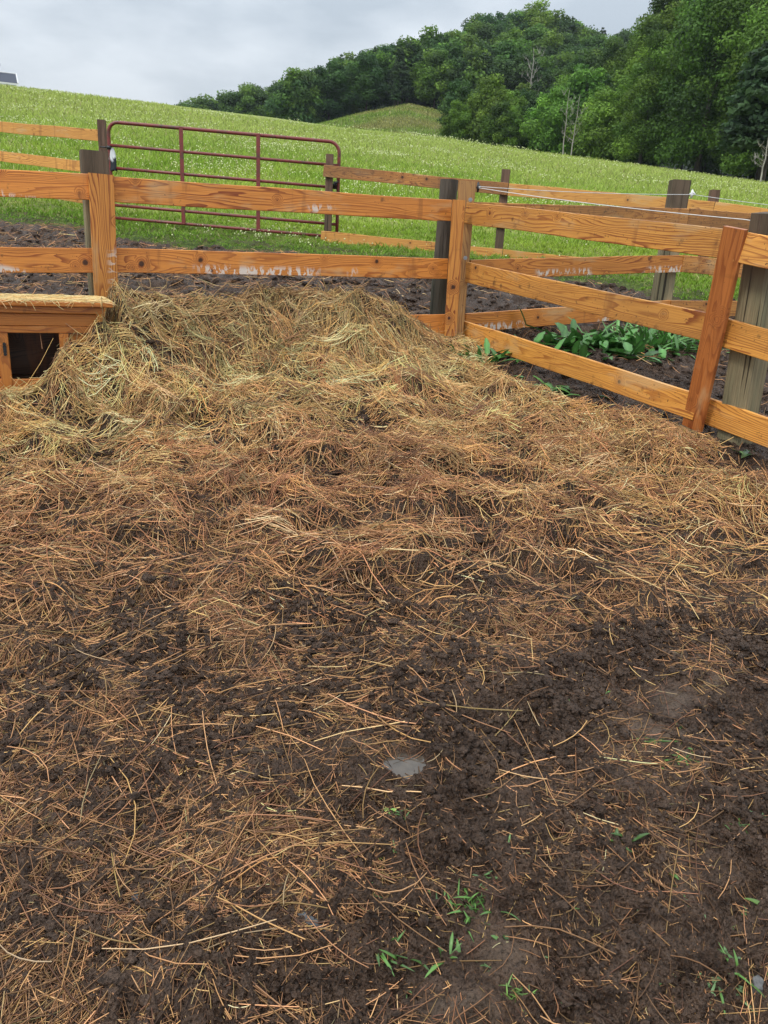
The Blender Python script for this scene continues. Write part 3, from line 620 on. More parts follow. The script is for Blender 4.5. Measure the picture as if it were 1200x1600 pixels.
# ------------------------------------------------------------------ fences
UPZ = .3163                                 # depth change per metre of height
BH, BT = .14, .024
def board(parent, mat, a, b, name='board', h=BH, th=BT, face=None, label=None, bend=.0035):
    """a, b = end points of the top edge of the face; board hangs down from them"""
    d = b - a; L = d.length; d = d.normalized(); n = Vector((-d.y, d.x, 0)).normalized(); up = d.cross(n); up = up if up.z > 0 else -up
    c = (a + b) / 2 - up * h / 2 + n * th / 2
    return boxobj(name, mat, parent, c, L, th, h, Matrix(((d.x, n.x, up.x), (d.y, n.y, up.y), (d.z, n.z, up.z))), bev=.003, seg=max(4, int(L * 5)), label=label, bend=bend)
def upright(parent, mat, top, bot, w, th, n, name='cover_board', bev=.003, label=None):
    d = (top - bot).normalized(); s = d.cross(n).normalized(); n2 = s.cross(d).normalized(); L = (top - bot).length
    M = Matrix(((d.x, n2.x, s.x), (d.y, n2.y, s.y), (d.z, n2.z, s.z)))
    # local x = 0 at the top
    ch = min(bev, w * .2, th * .2); o = boxobj(name, mat, parent, (top + bot) / 2, L, th, w, M, bev=ch, seg=8, label=label, bend=.002)
    if mat.name.endswith('post') and mat is not PN:
        me = o.data
        for v in me.vertices: v.co.x -= L / 2
        o.matrix_basis = o.matrix_basis @ Matrix.Translation((L / 2, 0, 0))
    return o
def roundpost(parent, mat, top, bot, r, name='post', label=None):
    m = MB(); L = (top - bot).length; K = 10; pts = [(-L * i / K, 0, 0) for i in range(K + 1)]
    n = 20; b = 0
    for i in range(K + 1):
        for k in range(n):
            q = 2 * math.pi * k / n; rr = r * (1 + .035 * math.sin(3 * q + 1.3) + .02 * math.sin(7 * q + i * .8)); m.v.append(Vector((-L * i / K, rr * math.cos(q), rr * math.sin(q))))
    for i in range(K):
        for k in range(n): k2 = (k + 1) % n; m.f.append((i * n + k, i * n + k2, (i + 1) * n + k2, (i + 1) * n + k))
    m.f.append(tuple(reversed(range(n)))); d = (top - bot).normalized(); a = d.orthogonal().normalized(); c = d.cross(a)
    M = Matrix(((d.x, a.x, c.x, top.x), (d.y, a.y, c.y, top.y), (d.z, a.z, c.z, top.z), (0, 0, 0, 1)))
    return link(name, m.mesh(name), mat, parent, M, label)
def down(p, dz): return Vector((p.x, p.y, p.z - dz))
def groundz(p): return float(macro(np.array([p.x]), np.array([p.y]))[0])

# near left run
fl = empty('board_fence', Vector((L0.x, L0.y, groundz(L0))), 'near orange board fence running behind the hutch and hay heap', 'fence')
zl = lambda u, k: ZL(u) + UPZ * .4 * k      # k = -1 top, 0 middle, +1 bottom board
for (u0, v0, u1, v1, k) in ((-110, 259.5, 156.5, 272.5, -1), (158.5, 274.5, 706, 312.5, -1), (-110, 384, 152.5, 387.3, 0), (154.5, 387, 700, 404, 0), (156, 497, 700, 491.5, 1)):
    board(fl, BO, P(u0, v0, zl(u0, k)), P(u1, v1, zl(u1, k)))
f0 = -nL * .014
tp = P(157, 272, zl(157, -1)) + f0; bt = P(166.5, 472, zl(160, .78)) + f0; bt = tp + (bt - tp) * 1.3
upright(fl, BOV, tp, bt, .138, .024, nL)
pc = P(149, 234, zl(149, -1) + .02) + nL * .11; pb = down(pc, 1.35); upright(fl, PW, pc, pb, .150, .150, nL, 'post', .008)
# near right run
frr = empty('board_fence', Vector((R1.x, R1.y, groundz(R1))), 'near right board fence slanting towards the camera on a leaning batten', 'fence')
zr = lambda u, k: ZR(u) + UPZ * .4 * k
for (u0, v0, u1, v1, k) in ((729, 315.5, 1158, 360, -1), (1160, 361, 1330, 392, -1), (720, 407.3, 1124, 493, 0), (1126, 494.5, 1330, 552, 0), (712, 497, 1092, 616.5, 1), (1094, 618, 1330, 697, 1)):
    board(frr, BOR, P(u0, v0, zr(u0 - (k * 14 if u0 > 900 else 0), k)), P(u1, v1, zr(u1 + 18 * k, k)))
f1 = -nR * .050
upright(frr, BOD, P(1160, 357, zr(1160, -1)) + f1, P(1091, 668, zr(1091, 1.45)) + f1, .124, .026, nR)
pt = P(1187, 330, zr(1187, -1)) + nR * .10; pb = P(1127, 705, zr(1127, 1.5)) + nR * .10; upright(frr, PW, pt, pb, .145, .14, nR, 'post', .012)
# corner group: light square post and upright batten belong to the right run, dark round post to the left run
ct = P(731, 283.5, 5.47); cb = P(706.5, 575, 5.80); npost = (nR - nL * .0).normalized()
upright(frr, PN, ct + Vector((0, .04, 0)), cb + Vector((0, .04, 0)), .118, .105, Vector((0, 1, 0)), 'post', .004, label='square sawn corner post of the right run')
bt0 = P(716.5, 313, 5.37); bb0 = P(702.5, 524, 5.67)
upright(frr, BOV, bt0 + Vector((0, -.035, 0)), bb0 + Vector((0, -.035, 0)), .088, .03, Vector((-.15, 1, 0)).normalized())
dt = P(709, 280, 5.60) + nL * .06; roundpost(fl, PD, dt, P(688, 520, 5.95) + nL * .06, .066, label='dark round corner post of the left run')
def washer(parent, p, d=Vector((0, -1, 0)), r=.014):
    m = MB(); m.tube([p, p + d * .006], r, 14); m.tube([p + d * .006, p + d * .014], r * .5, 6); link('bolt', m.mesh('bolt'), STEEL, parent)
washer(frr, P(735, 312, 5.42)); washer(frr, P(727, 403, 5.55))
# cross fence from the corner to the dark post and on to the right
cf = empty('board_fence', Vector((2.4, 6.9, groundz(Vector((2.4, 6.9, 0))))), 'mud splashed board fence crossing behind the right run past a thick dark post', 'fence')
C0, C1, C2 = 5.72, 6.62, 7.2
for (u0, v0, u1, v1, k, a, b_, mt, ll) in ((742, 316, 1077, 325.5, -1, C0, C1, BOM, 'darkened muddy top board'), (1078.5, 325.5, 1290, 342, -1, C1, C2, BOM, None), (736, 406, 1068, 398.5, 0, C0, C1, BO, None), (1069.5, 398.5, 1290, 421, 0, C1, C2, BOM, None),
                                  (729, 489.5, 1048, 469, 1, C0, C1, BO, None), (1049.5, 469, 1290, 473, 1, C1, C2, BOM, None)):
    board(cf, mt, P(u0, v0, a + UPZ * .4 * k), P(u1, v1, b_ + UPZ * .4 * k), label=ll)
nC = Vector((0, 1, 0)); pt = P(1070, 280, C1 - .2) + nC * .11; upright(cf, PW, pt, down(pt, 1.35), .152, .14, nC, 'post', .012)
# far boundary fence right of the gate
fb = empty('board_fence', Vector((0, 10.4, groundz(Vector((0, 10.4, 0))))), 'far board fence on thin brown posts from the red gate to the right', 'fence')
ZB = {504: 9.95, 788: 9.6, 1120: 9.1, 1330: 8.7}
def zb(u): return float(np.interp(u, list(ZB), list(ZB.values())))
for k, pts in ((-1, ((506, 257), (795, 286.5), (1118, 314.5), (1330, 345))), (0, ((504, 309), (790, 338), (1113, 366), (1330, 392))), (1, ((502, 360), (786, 389.5), (1108, 423), (1330, 444)))):
    for i in range(3):
        (u0, v0), (u1, v1) = pts[i], pts[i + 1]
        g = .8 if i < 2 else 0
        board(fb, BOM if (k == -1 and i == 0) else BOF, P(u0 + (.6 if i else 0), v0, zb(u0) + UPZ * .4 * k), P(u1 - .6, v1, zb(u1) + UPZ * .4 * k), bend=.006)
for u, v, hh, w in ((514.5, 240, 1.25, .092), (792, 264, 1.2, .098), (1121, 296, 1.25, .1), (1340, 325, 1.25, .1)):
    pt = P(u, v, zb(u) - UPZ * .5) + Vector((0, .075, 0)); upright(fb, PB, pt, down(pt, hh + .15), w, w, Vector((0, 1, 0)), 'post', .006)
# far fence left of the gate
fa = empty('board_fence', Vector((-4.3, 11, groundz(Vector((-4.3, 11, 0))))), 'far orange board fence left of the red gate', 'fence')
for k, (v0, v1) in ((-1, (180.5, 202.6)), (0, (221.5, 255)), (1, (262, 306))):
    board(fa, BOF, P(-115, v0 + (0 if k else .0), 12.1 + UPZ * .4 * k), P(159, v1, 10.25 + UPZ * .4 * k), bend=.006)
pt = P(155.5, 186, 10.15 - .15) + Vector((0, .07, 0)); upright(fa, PB, pt, down(pt, 1.4), .092, .092, Vector((0, 1, 0)), 'post', .006)
pt = P(-118, 165, 12.0 - .15) + Vector((0, .07, 0)); upright(fa, PB, pt, down(pt, 1.4), .092, .092, Vector((0, 1, 0)), 'post', .006)
# ------------------------------------------------------------------ gate
def gate():
    TL = P(168.5, 190, 10.22 - .36); TR = P(530.5, 222.5, 10.28 - .36); Hg = 1.17; up = Vector((0, 0, 1)); d = TR - TL; W = d.length; d = d.normalized()
    g = empty('tube_gate', down(TL, Hg), 'closed red tubular steel farm gate between the two far fences', 'gate')
    r = .0225
    def q(s, h): return TL + d * (s) - up * h
    m = MB(); arc = []
    RB = .13
    path = [q(0, Hg)] + [q(0, Hg * f) for f in (.8, .6, .4, .2)] + [q(RB - RB * math.cos(t), RB - RB * math.sin(t)) for t in np.linspace(0, math.pi / 2, 7)] + \
           [q(W * f, 0) for f in (.2, .35, .5, .65, .8)] + [q(W - RB + RB * math.sin(t), RB - RB * math.cos(t)) for t in np.linspace(0, math.pi / 2, 7)] + [q(W, Hg * f) for f in (.2, .4, .6, .8, 1)]
    m.tube(path, r, 12); link('frame', m.mesh('frame', True), GATE, g)
    for f in (.235, .464, .668, .85, .985):
        m = MB(); m.tube([q(0, Hg * f), q(W * .3, Hg * f), q(W * .6, Hg * f), q(W, Hg * f)], r * .86, 10); link('rail', m.mesh('rail', True), GATE, g)
    M = Matrix((( d.x, -d.y, 0), (d.y, d.x, 0), (0, 0, 1)))
    for px in (283, 403.5):
        s = W * (px - 168.5) / 362; m = MB(); m.box(q(s, Hg * .49) + Vector((d.y, -d.x, 0)) * .026, .05, .012, Hg * 1.0, M); link('brace', m.mesh('brace'), GATE, g)
    for f in (.26, .93):
        m = MB(); c = q(0, Hg * f); m.tube([c - up * .02, c + up * .02], r * 1.5, 10); m.tube([c, c - d * .12], .009, 6); link('hinge', m.mesh('hinge', True), STEEL if 0 else BLACKP, g)
    m = MB(); c = q(W, Hg * .44)
    pts = [c + Vector((0, -.03, .05)) - d * x - up * z for x, z in ((0, 0), (.03, .03), (.07, .05), (.1, .04), (.12, 0))]
    m.tube(pts, .011, 6); m.box(c - d * .04, .05, .05, .09, M); link('latch_chain', m.mesh('latch_chain', True), BLACKP, g)
gate()
# scrap of crumpled sacking hung by the gate hinge
def sack():
    p = P(175, 247, 10.0); V = []; Fc = []; cols = []; K = 14; J = 9
    for j in range(J):
        for k in range(K):
            a = 2 * math.pi * k / K; f = j / (J - 1); rr = (.022 + .045 * f ** .8) * (1 + .28 * math.sin(3 * a + 5 * f) + .12 * math.sin(7 * a)); z = .12 - .27 * f
            V.append((p.x + rr * math.cos(a), p.y + rr * .6 * math.sin(a), p.z + z + .012 * math.sin(5 * a + j))); cols.append((.75, .77, .78) if f < .5 + .12 * math.sin(3 * a) else (.035, .04, .045))
    for j in range(J - 1):
        for k in range(K): k2 = (k + 1) % K; Fc.append((j * K + k, j * K + k2, (j + 1) * K + k2, (j + 1) * K + k))
    o = link('crumpled_sack', npmesh('crumpled_sack', V, Fc, np.array(cols), True), FLOWER); tag(o, 'small white and black crumpled sack hung by the gate hinge', 'sack')
sack()
# ------------------------------------------------------------------ electric cords and insulators
def wire(name, pts, label):
    P3 = []
    for a, b_ in zip(pts[:-1], pts[1:]):
        for i in range(14): t = i / 14; q = a.lerp(b_, t); q.z -= .02 * 4 * t * (1 - t) * min(1, (b_ - a).length / 3); P3.append(q)
    P3.append(pts[-1]); m = MB(); m.tube(P3, .0023, 5); o = link(name, m.mesh(name, True), CORD); return tag(o, label, 'electric cord')
wa = P(748, 291.5, 5.36); wire('fence_cord', [wa, P(1083, 304, C1 - .32), P(1320, 333, 6.4)], 'white electric cord from the corner post across to the dark middle post')
wire('fence_cord', [P(748, 293.5, 5.36), P(1163, 343, 4.0), P(1330, 365, 3.6)], 'white electric cord from the corner post down to the near right post')
def insul(p, mat, label, white):
    e = empty('insulator', p, label, 'insulator'); m = MB(); s = 1.0
    m.tube([p + Vector((0, .03, 0)), p + Vector((0, .0, 0))], [.011, .013], 10); m.tube([p + Vector((0, 0, -.032)), p + Vector((0, -.006, 0)), p + Vector((0, 0, .032))], [.006, .012, .006], 10); link('clip', m.mesh('clip', True), mat, e)
    m = MB(); m.tube([p + Vector((.0, -.012, -.012)), p + Vector((.02, -.02, 0)), p + Vector((0, -.012, .014))], .006, 6); link('hook', m.mesh('hook', True), mat, e)
insul(P(1081, 303, C1 - .33), WHITEP, 'white plastic insulator on the thick dark middle post', 1)
insul(P(747, 292.5, 5.40), BLACKP, 'black insulator on the side of the sawn corner post', 0)

# ------------------------------------------------------------------ pasture grass and clover
def grass_field():
    n = 380000; r = np.exp(RNG.uniform(math.log(7.0), math.log(75), n)); r[:120000] = RNG.uniform(5.5, 12.5, 120000); a = RNG.uniform(-34, 34, n); r[-26000:] = RNG.uniform(112, 178, 26000); a[-26000:] = RNG.uniform(-8, 6, 26000); ar = np.radians(a); x = r * np.sin(ar); y = r * np.cos(ar)
    e = edge(x, y); rc = np.interp(a, AZC, RCR); k = (RNG.random(n) < sstep(-.16, .25, e)) & ((r < rc - 2) | (r > 111)); x, y, r, e = x[k], y[k], r[k], e[k]; n = len(x)
    z = macro(x, y) + meso(x, y, np.zeros_like(x)) * 1.
    hgt = (.06 + .10 * RNG.random(n)) * (.42 + .58 * sstep(11, 17, r)) * (.45 + .55 * sstep(0, 1.0, e)) * (1 + .012 * r) * (1 + .35 * perlin(x * .7, y * .7, 101)); w = (.0035 + .00085 * r) * RNG.uniform(.7, 1.5, n)
    th = RNG.uniform(0, 2 * np.pi, n); lean = RNG.normal(0, .5, (n, 2)) * hgt[:, None]; dx, dy = np.cos(th) * w, np.sin(th) * w
    B = np.stack([x, y, z - .01], 1); Wd = np.stack([dx, dy, 0 * dx], 1); Lh = np.stack([lean[:, 0], lean[:, 1], hgt], 1)
    M1 = B + Lh * np.array([.3, .3, .6]); T_ = B + Lh
    V = np.stack([B - Wd / 2, B + Wd / 2, M1 + Wd * .4, M1 - Wd * .4, T_], 1)
    b = np.arange(n) * 5; Fc = np.concatenate([np.stack([b, b + 1, b + 2], 1), np.stack([b, b + 2, b + 3], 1), np.stack([b + 3, b + 2, b + 4], 1)])
    nn = .5 + .5 * perlin(x * .5, y * .5, 102) + .3 * perlin(x * .11, y * .09, 103); tcol = np.array([[.19, .34, .03]]) * (1 - nn[:, None]) + np.array([[.38, .50, .07]]) * nn[:, None]
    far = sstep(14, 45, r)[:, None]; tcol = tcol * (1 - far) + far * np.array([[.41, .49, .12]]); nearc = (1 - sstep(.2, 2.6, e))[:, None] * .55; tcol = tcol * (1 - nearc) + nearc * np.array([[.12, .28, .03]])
    tcol = tcol * RNG.uniform(.55, 1.35, (n, 1))
    pt_ = (r > 111); bb = sstep(-.35, .35, perlin(x * .09, y * .09, 121) + .12 * (np.degrees(np.arctan2(x, y)) + 1.5))[:, None]; tcol[pt_] = ((1 - bb) * np.array([[.22, .33, .05]]) + bb * np.array([[.31, .31, .09]]))[pt_] * RNG.uniform(.5, 1.4, (pt_.sum(), 1)); straw = RNG.random(n) < .06; tcol[straw] = np.array([.52, .48, .22]) * RNG.uniform(.7, 1.2, (straw.sum(), 1))
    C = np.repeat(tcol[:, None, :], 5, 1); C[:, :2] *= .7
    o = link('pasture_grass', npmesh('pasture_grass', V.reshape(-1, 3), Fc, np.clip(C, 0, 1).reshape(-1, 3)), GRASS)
    tag(o, 'bright green pasture grass covering the slope beyond the fences', 'grass', kind='stuff')
    n = 60000; r = np.exp(RNG.uniform(math.log(8.0), math.log(80), n)); a = RNG.uniform(-34, 34, n); ar = np.radians(a); x = r * np.sin(ar); y = r * np.cos(ar); e = edge(x, y); rc = np.interp(a, AZC, RCR)
    pt = .06 - .35 * (1 - sstep(10, 17, r)) + .95 * perlin(x * .33, y * .25, 111) + .5 * perlin(x * .09, y * .07, 113) + .25 * perlin(x * 2, y * 2, 112) - .25 * sstep(-5, 25, a); k = (RNG.random(n) < np.clip(pt, 0.02, 1)) & (e > .5) & (r < rc - 4); x, y, r = x[k], y[k], r[k]; n = len(x)
    s = (.0040 + .00034 * r) * RNG.uniform(.6, 1.5, n); z = macro(x, y) + .10 * (.5 + .5 * sstep(11, 17, r)) * (1 + .012 * r) + RNG.uniform(0, .07, n)
    O = np.array([[1, 0, 0], [-1, 0, 0], [0, 1, 0], [0, -1, 0], [0, 0, 1], [0, 0, -1.]]); V = np.stack([x, y, z], 1)[:, None, :] + O[None] * s[:, None, None] * 1.25
    ff = np.array([[0, 2, 4], [2, 1, 4], [1, 3, 4], [3, 0, 4], [2, 0, 5], [1, 2, 5], [3, 1, 5], [0, 3, 5]]); Fc = (np.arange(n) * 6)[:, None, None] + ff[None]
    C = np.repeat((np.array([[.66, .70, .38]]) * RNG.uniform(.7, 1.2, (n, 1)))[:, None], 6, 1).reshape(-1, 3)
    o = link('clover_flowers', npmesh('clover_flowers', V.reshape(-1, 3), Fc.reshape(-1, 3), np.clip(C, 0, .85)), FLOWER)
    tag(o, 'countless small white clover heads dotted through the pasture', 'clover', kind='stuff')
grass_field()

# ------------------------------------------------------------------ weeds
def leafmesh(leaves, name, ctr=None):
    """leaves: (base, direction angle, length, width, rise, droop, colour)"""
    V = []; Fc = []; C = []; K = 7
    for (b, a, L, W, rise, droop, col, tw) in leaves:
        o = len(V); d = Vector((math.cos(a), math.sin(a), 0)); s = Vector((-math.sin(a), math.cos(a), 0)); 
        for i in range(K):
            f = i / (K - 1); prof = max(.05, math.sin(math.pi * min(1, f * .96 + .02) ** .75) ** .8) if f > .12 else .08
            if i == 0 and ctr is not None: V += [ctr - s * .0008, ctr + Vector((0, 0, .001)), ctr + s * .0008]; C += [[q for q in col]] * 3; continue
            c = b + d * (L * f * math.cos(rise)) + Vector((0, 0, L * (math.sin(rise) * f - droop * f * f)))
            wob = 1 + .12 * math.sin(f * 17 + a * 3); w = W * prof * .5 * wob; e = Vector((0, 0, w * (.45 + tw)))
            V += [c - s * w + e, c, c + s * w + Vector((0, 0, w * (.45 - tw)))]; g = random.uniform(.9, 1.1)
            C += [[q * g for q in col], [min(1, q * 1.45) for q in col], [q * g * .92 for q in col]]
        for i in range(K - 1):
            p = o + i * 3; Fc += [(p, p + 1, p + 4, p + 3), (p + 1, p + 2, p + 5, p + 4)]
    return npmesh(name, V, Fc, np.array(C), True)
def gpt(x, y): return Vector((x, y, float(surf(np.array([x]), np.array([y]))[0])))
def weed(name, u, v, n, L, W, spread, label, cat, col=(.075, .20, .045), group=None, rise=(.35, 1.2), droop=.4, n_c=1):
    c = hit(u, v, surf, 20); lv = []
    for k in range(n):
        ox, oy = random.gauss(0, spread[0]), random.gauss(0, spread[1]); b = gpt(c.x + ox, c.y + oy)
        a = random.uniform(0, 6.283); g = random.uniform(.42, 1.35); q = tuple(x * g for x in col)
        lv.append((b, a, L * random.uniform(.55, 1.2), W * random.uniform(.7, 1.2), random.uniform(*rise), droop * random.uniform(.4, 1.3), q, random.uniform(-.25, .25)))
    me = leafmesh(lv, name, c + Vector((0, 0, .002)))
    for vv in me.vertices: vv.co -= c
    o = link(name, me, LEAF); o.location = c; return tag(o, label, cat, group)
weed('dock_plant', 935, 545, 150, .23, .062, (.20, .16), 'broad leaved dark green dock clump behind the right fence', 'weed')
weed('grassy_weed', 1025, 545, 190, .30, .024, (.24, .17), 'narrow leaved weed clump spreading beside the broad dock plant', 'weed', (.10, .24, .055))
weed('dock_plant', 752, 566, 40, .20, .038, (.10, .06), 'small green weed at the foot of the corner post', 'weed')
weed('dock_plant', 872, 618, 26, .14, .040, (.09, .05), 'small leafy weed at the hay edge below the right fence', 'weed', (.055, .14, .03), rise=(.1, .7))
weed('dock_plant', 828, 606, 4, .085, .035, (.02, .012), 'lone pair of leaves poking out of the hay left of the leafy weed', 'weed', (.06, .14, .035), rise=(.1, .5))
weed('dock_plant', 1160, 712, 9, .15, .05, (.03, .025), 'grey green broad leaves under the lowest board at right', 'weed', (.06, .14, .055), rise=(.1, .6))
weed('dock_plant', 1215, 505, 20, .22, .09, (.08, .05), 'bright green broad weed at the right edge behind the near post', 'weed', (.14, .26, .03))
weed('dock_plant', 780, 530, 10, .10, .03, (.09, .03), 'sparse low weed behind the bottom board of the right fence', 'weed')
sd_ = [(735, 1420, 34, .05, .005, (.028, .018), 'tuft of green grass blades in the mud, largest of the foreground tufts', 'grass'), (703, 1500, 9, .05, .008, (.01, .012), 'upright bright grass seedling just below the largest tuft', 'grass'),
  (605, 1490, 9, .055, .006, (.02, .012), 'thin grass seedling among straws left of the upright seedling', 'grass'), (805, 1555, 22, .035, .003, (.012, .01), 'fine yellow green grass tuft near the bottom edge', 'grass'),
  (968, 1318, 7, .05, .009, (.012, .01), 'small grass seedling by a smooth patch of mud at right', 'grass'), (1120, 1530, 70, .014, .010, (.035, .03), 'low mat of tiny round grey green leaves at bottom right', 'weed'),
  (1165, 1520, 9, .06, .006, (.02, .02), 'thin grass blades beside the tiny leaved mat at bottom right', 'grass'), (1060, 1380, 5, .035, .018, (.02, .01), 'pair of oval leaves on the mud above the tiny leaved mat', 'weed'),
  (1028, 1408, 2, .04, .014, (.01, .005), 'single pale oval leaf left of the pair of oval leaves', 'weed'), (1082, 1412, 3, .04, .010, (.01, .006), 'drooping grey green leaf right of the pair of oval leaves', 'weed'),
  (610, 1274, 4, .018, .011, (.01, .006), 'tiny bright sprout in the mud just below the puddle', 'sprout'), (645, 1252, 5, .016, .008, (.01, .006), 'tiny two leaf sprout right of the bright sprout by the puddle', 'sprout'),
  (1070, 1185, 18, .016, .009, (.03, .018), 'scattered tiny clover leaves in dark mud at right', 'clover'), (1025, 1158, 14, .015, .008, (.04, .015), 'faint clover leaves above the scattered clover patch', 'clover'),
  (882, 1092, 10, .028, .007, (.012, .008), 'yellow green sprig among straws in the middle right mud', 'sprout'), (940, 1080, 8, .028, .006, (.015, .008), 'thin green sprig right of the yellow green sprig', 'sprout'),
  (790, 1468, 2, .032, .010, (.006, .004), 'single oval green leaf lying right of the largest tuft', 'weed'), (880, 1418, 4, .028, .007, (.012, .004), 'pale curled leaflets on the mud beside a long straw', 'weed'),
  (665, 1388, 6, .03, .004, (.01, .006), 'tiny grass tuft up left of the largest tuft', 'grass'), (755, 1255, 6, .026, .005, (.008, .006), 'tiny grass sprout in the mud right of the puddle', 'grass'),
  (1192, 1412, 6, .04, .016, (.012, .012), 'bright round leaves at the right edge of the mud', 'weed'), (1195, 1275, 8, .04, .010, (.015, .02), 'grey green leaves at the right edge, above the round leaves', 'weed'),
  (1155, 1290, 8, .035, .005, (.02, .015), 'thin blades at the right just left of the grey green leaves', 'grass'), (600, 1340, 4, .018, .007, (.01, .006), 'tiny sprout halfway between the puddle and the bottom tufts', 'sprout')]
for i, (u, v, n, L, W, sp, lab, cat) in enumerate(sd_):
    gc = (.12, .22, .04) if i in (3, 10, 14, 20) else ((.12, .20, .08) if i in (5, 8, 9, 21) else (.075, .16, .032))
    weed({'grass': 'grass_tuft', 'weed': 'weed_seedling', 'sprout': 'sprout', 'clover': 'clover_plant'}[cat], u, v, n, L, W, sp, lab, cat, gc, None, (.2, 1.1) if cat == 'grass' else (.1, .5), .3)
for k in range(26):
    u, v = random.choice(((random.uniform(960, 1195), random.uniform(1130, 1580)), (random.uniform(560, 900), random.uniform(1230, 1585))))
    weed('sprout', u, v, random.randint(3, 7), random.uniform(.012, .026), random.uniform(.003, .007), (.008, .006), 'tiny green sprig scattered in the lower right mud', 'sprout', (.09, .17, .05), 'tiny sprigs in the lower right mud', (.1, .8), .3)
# ------------------------------------------------------------------ chip, slab of wet bark, stone
def slabobj(name, u, v, L, W, T, ang, col, label, cat, rough=.6):
    c = hit(u, v, surf, 20); bm = bmesh.new(); K = 14; top = []; bot = []
    for k in range(K):
        a = 2 * math.pi * k / K; rr = 1 + .22 * random.uniform(-1, 1); x = L / 2 * rr * np.sign(math.cos(a)) * abs(math.cos(a)) ** .6; y = W / 2 * rr * np.sign(math.sin(a)) * abs(math.sin(a)) ** .6
        X = x * math.cos(ang) - y * math.sin(ang); Y = x * math.sin(ang) + y * math.cos(ang); top.append(bm.verts.new((X * .92, Y * .92, T + random.uniform(-.1, .1) * T + Y * SL))); bot.append(bm.verts.new((X, Y, -T * .6 + Y * SL)))
    bm.faces.new(top); bm.faces.new(bot[::-1])
    for k in range(K): bm.faces.new((bot[k], bot[(k + 1) % K], top[(k + 1) % K], top[k]))
    me = bpy.data.meshes.new(name); bm.to_mesh(me); bm.free()
    m, t, b = newmat(name + '_surface', rough, .5); v_ = N_(t, 'ShaderNodeTexCoord').outputs['Object']; n_ = nz(t, v_, 90, 4, .6)
    lk(t, mix(t, mr(t, n_, .35, .65), col, tuple(x * .5 for x in col)), b.inputs['Base Color']); bump(t, b, n_, .8, .003)
    o = link(name, me, m); o.location = c + Vector((0, 0, .004)); tag(o, label, cat)
slabobj('bark_slab', 492, 1448, .075, .018, .006, -.45, (.05, .052, .055), 'flat dark grey strip of wet bark lying in the mud', 'bark', .35)
slabobj('wood_chip', 521, 1434, .028, .007, .004, 1.3, (.42, .19, .06), 'small orange chip of wood beside the dark strip of bark', 'wood chip')
slabobj('bark_slab', 212, 1408, .035, .016, .006, 1.9, (.035, .036, .04), 'small dark wet flake of bark among straws at left', 'bark', .35)
slabobj('stone', 1182, 1545, .030, .020, .012, 1.2, (.11, .105, .10), 'small grey stone in the mud at bottom right', 'stone')

# ------------------------------------------------------------------ trees
def crown_mesh(name, lobes, n, size, cols, droop=0., dens_pow=.45, flat=0.):
    vol = np.array([l[3] * l[4] * l[5] for l in lobes]) ** .7; k = RNG.choice(len(lobes), n, p=vol / vol.sum()); Lb = np.array(lobes)[k]
    d = RNG.normal(0, 1, (n, 3)); d /= np.linalg.norm(d, axis=1, keepdims=True); rad = RNG.random(n) ** dens_pow; rad *= 1 + .22 * perlin(d[:, 0] * 3 + k * 3.1, d[:, 1] * 3 + d[:, 2] * 2.3, 7)
    c = Lb[:, :3] + d * rad[:, None] * Lb[:, 3:6]
    nrm = d + RNG.normal(0, .55, (n, 3)); nrm[:, 2] += .25 - droop; nrm /= np.linalg.norm(nrm, axis=1, keepdims=True)
    t = np.cross(nrm, RNG.normal(0, 1, (n, 3))); t /= np.linalg.norm(t, axis=1, keepdims=True); b = np.cross(nrm, t)
    s = size * RNG.uniform(.5, 1.4, n)[:, None]
    V = np.stack([c + t * s * RNG.uniform(.7, 1.2, (n, 1)), c + b * s * RNG.uniform(.35, .8, (n, 1)), c - t * s * RNG.uniform(.7, 1.2, (n, 1)), c - b * s * RNG.uniform(.35, .8, (n, 1))], 1)
    V[:, 1] -= nrm * s * .25; V[:, 3] -= nrm * s * .25
    lc = np.array(cols); base = lc[RNG.choice(len(lc), len(lobes))][k] * RNG.uniform(.65, 1.4, len(lobes))[k][:, None] * RNG.uniform(.65, 1.35, (n, 1)); C = np.repeat(base[:, None], 4, 1).reshape(-1, 3)
    Fc = (np.arange(n) * 4)[:, None] + np.arange(4)[None]
    return npmesh(name, V.reshape(-1, 3), Fc, np.clip(C, 0, 1))
def limbs(h, spread, r0, n, lean=.1, top=.8):
    m = MB(); x = y = 0; pts = [Vector((0, 0, -.6))]; rad = [r0 * 1.25]
    for i in range(1, 8): f = i / 7; x += random.gauss(0, lean * .35); y += random.gauss(0, lean * .35); pts.append(Vector((x, y, h * top * f))); rad.append(r0 * (1 - .8 * f))
    m.tube(pts, rad, 8, False); tips = []
    for k in range(n):
        f = random.uniform(.25, .95); i = int(f * 7); p = pts[i].lerp(pts[min(i + 1, 7)], f * 7 - i); a = random.uniform(0, 6.28); L = spread * random.uniform(.5, 1.) * (1.15 - f * .6)
        q1 = p + Vector((math.cos(a) * L * .5, math.sin(a) * L * .5, L * random.uniform(.15, .5))); q2 = q1 + Vector((math.cos(a + .4) * L * .5, math.sin(a + .4) * L * .5, L * random.uniform(.1, .6)))
        m.tube([p, q1, q2], [r0 * .35 * (1.1 - f), r0 * .2 * (1.1 - f), .02], 5, False); tips.append(q2)
    return m, tips
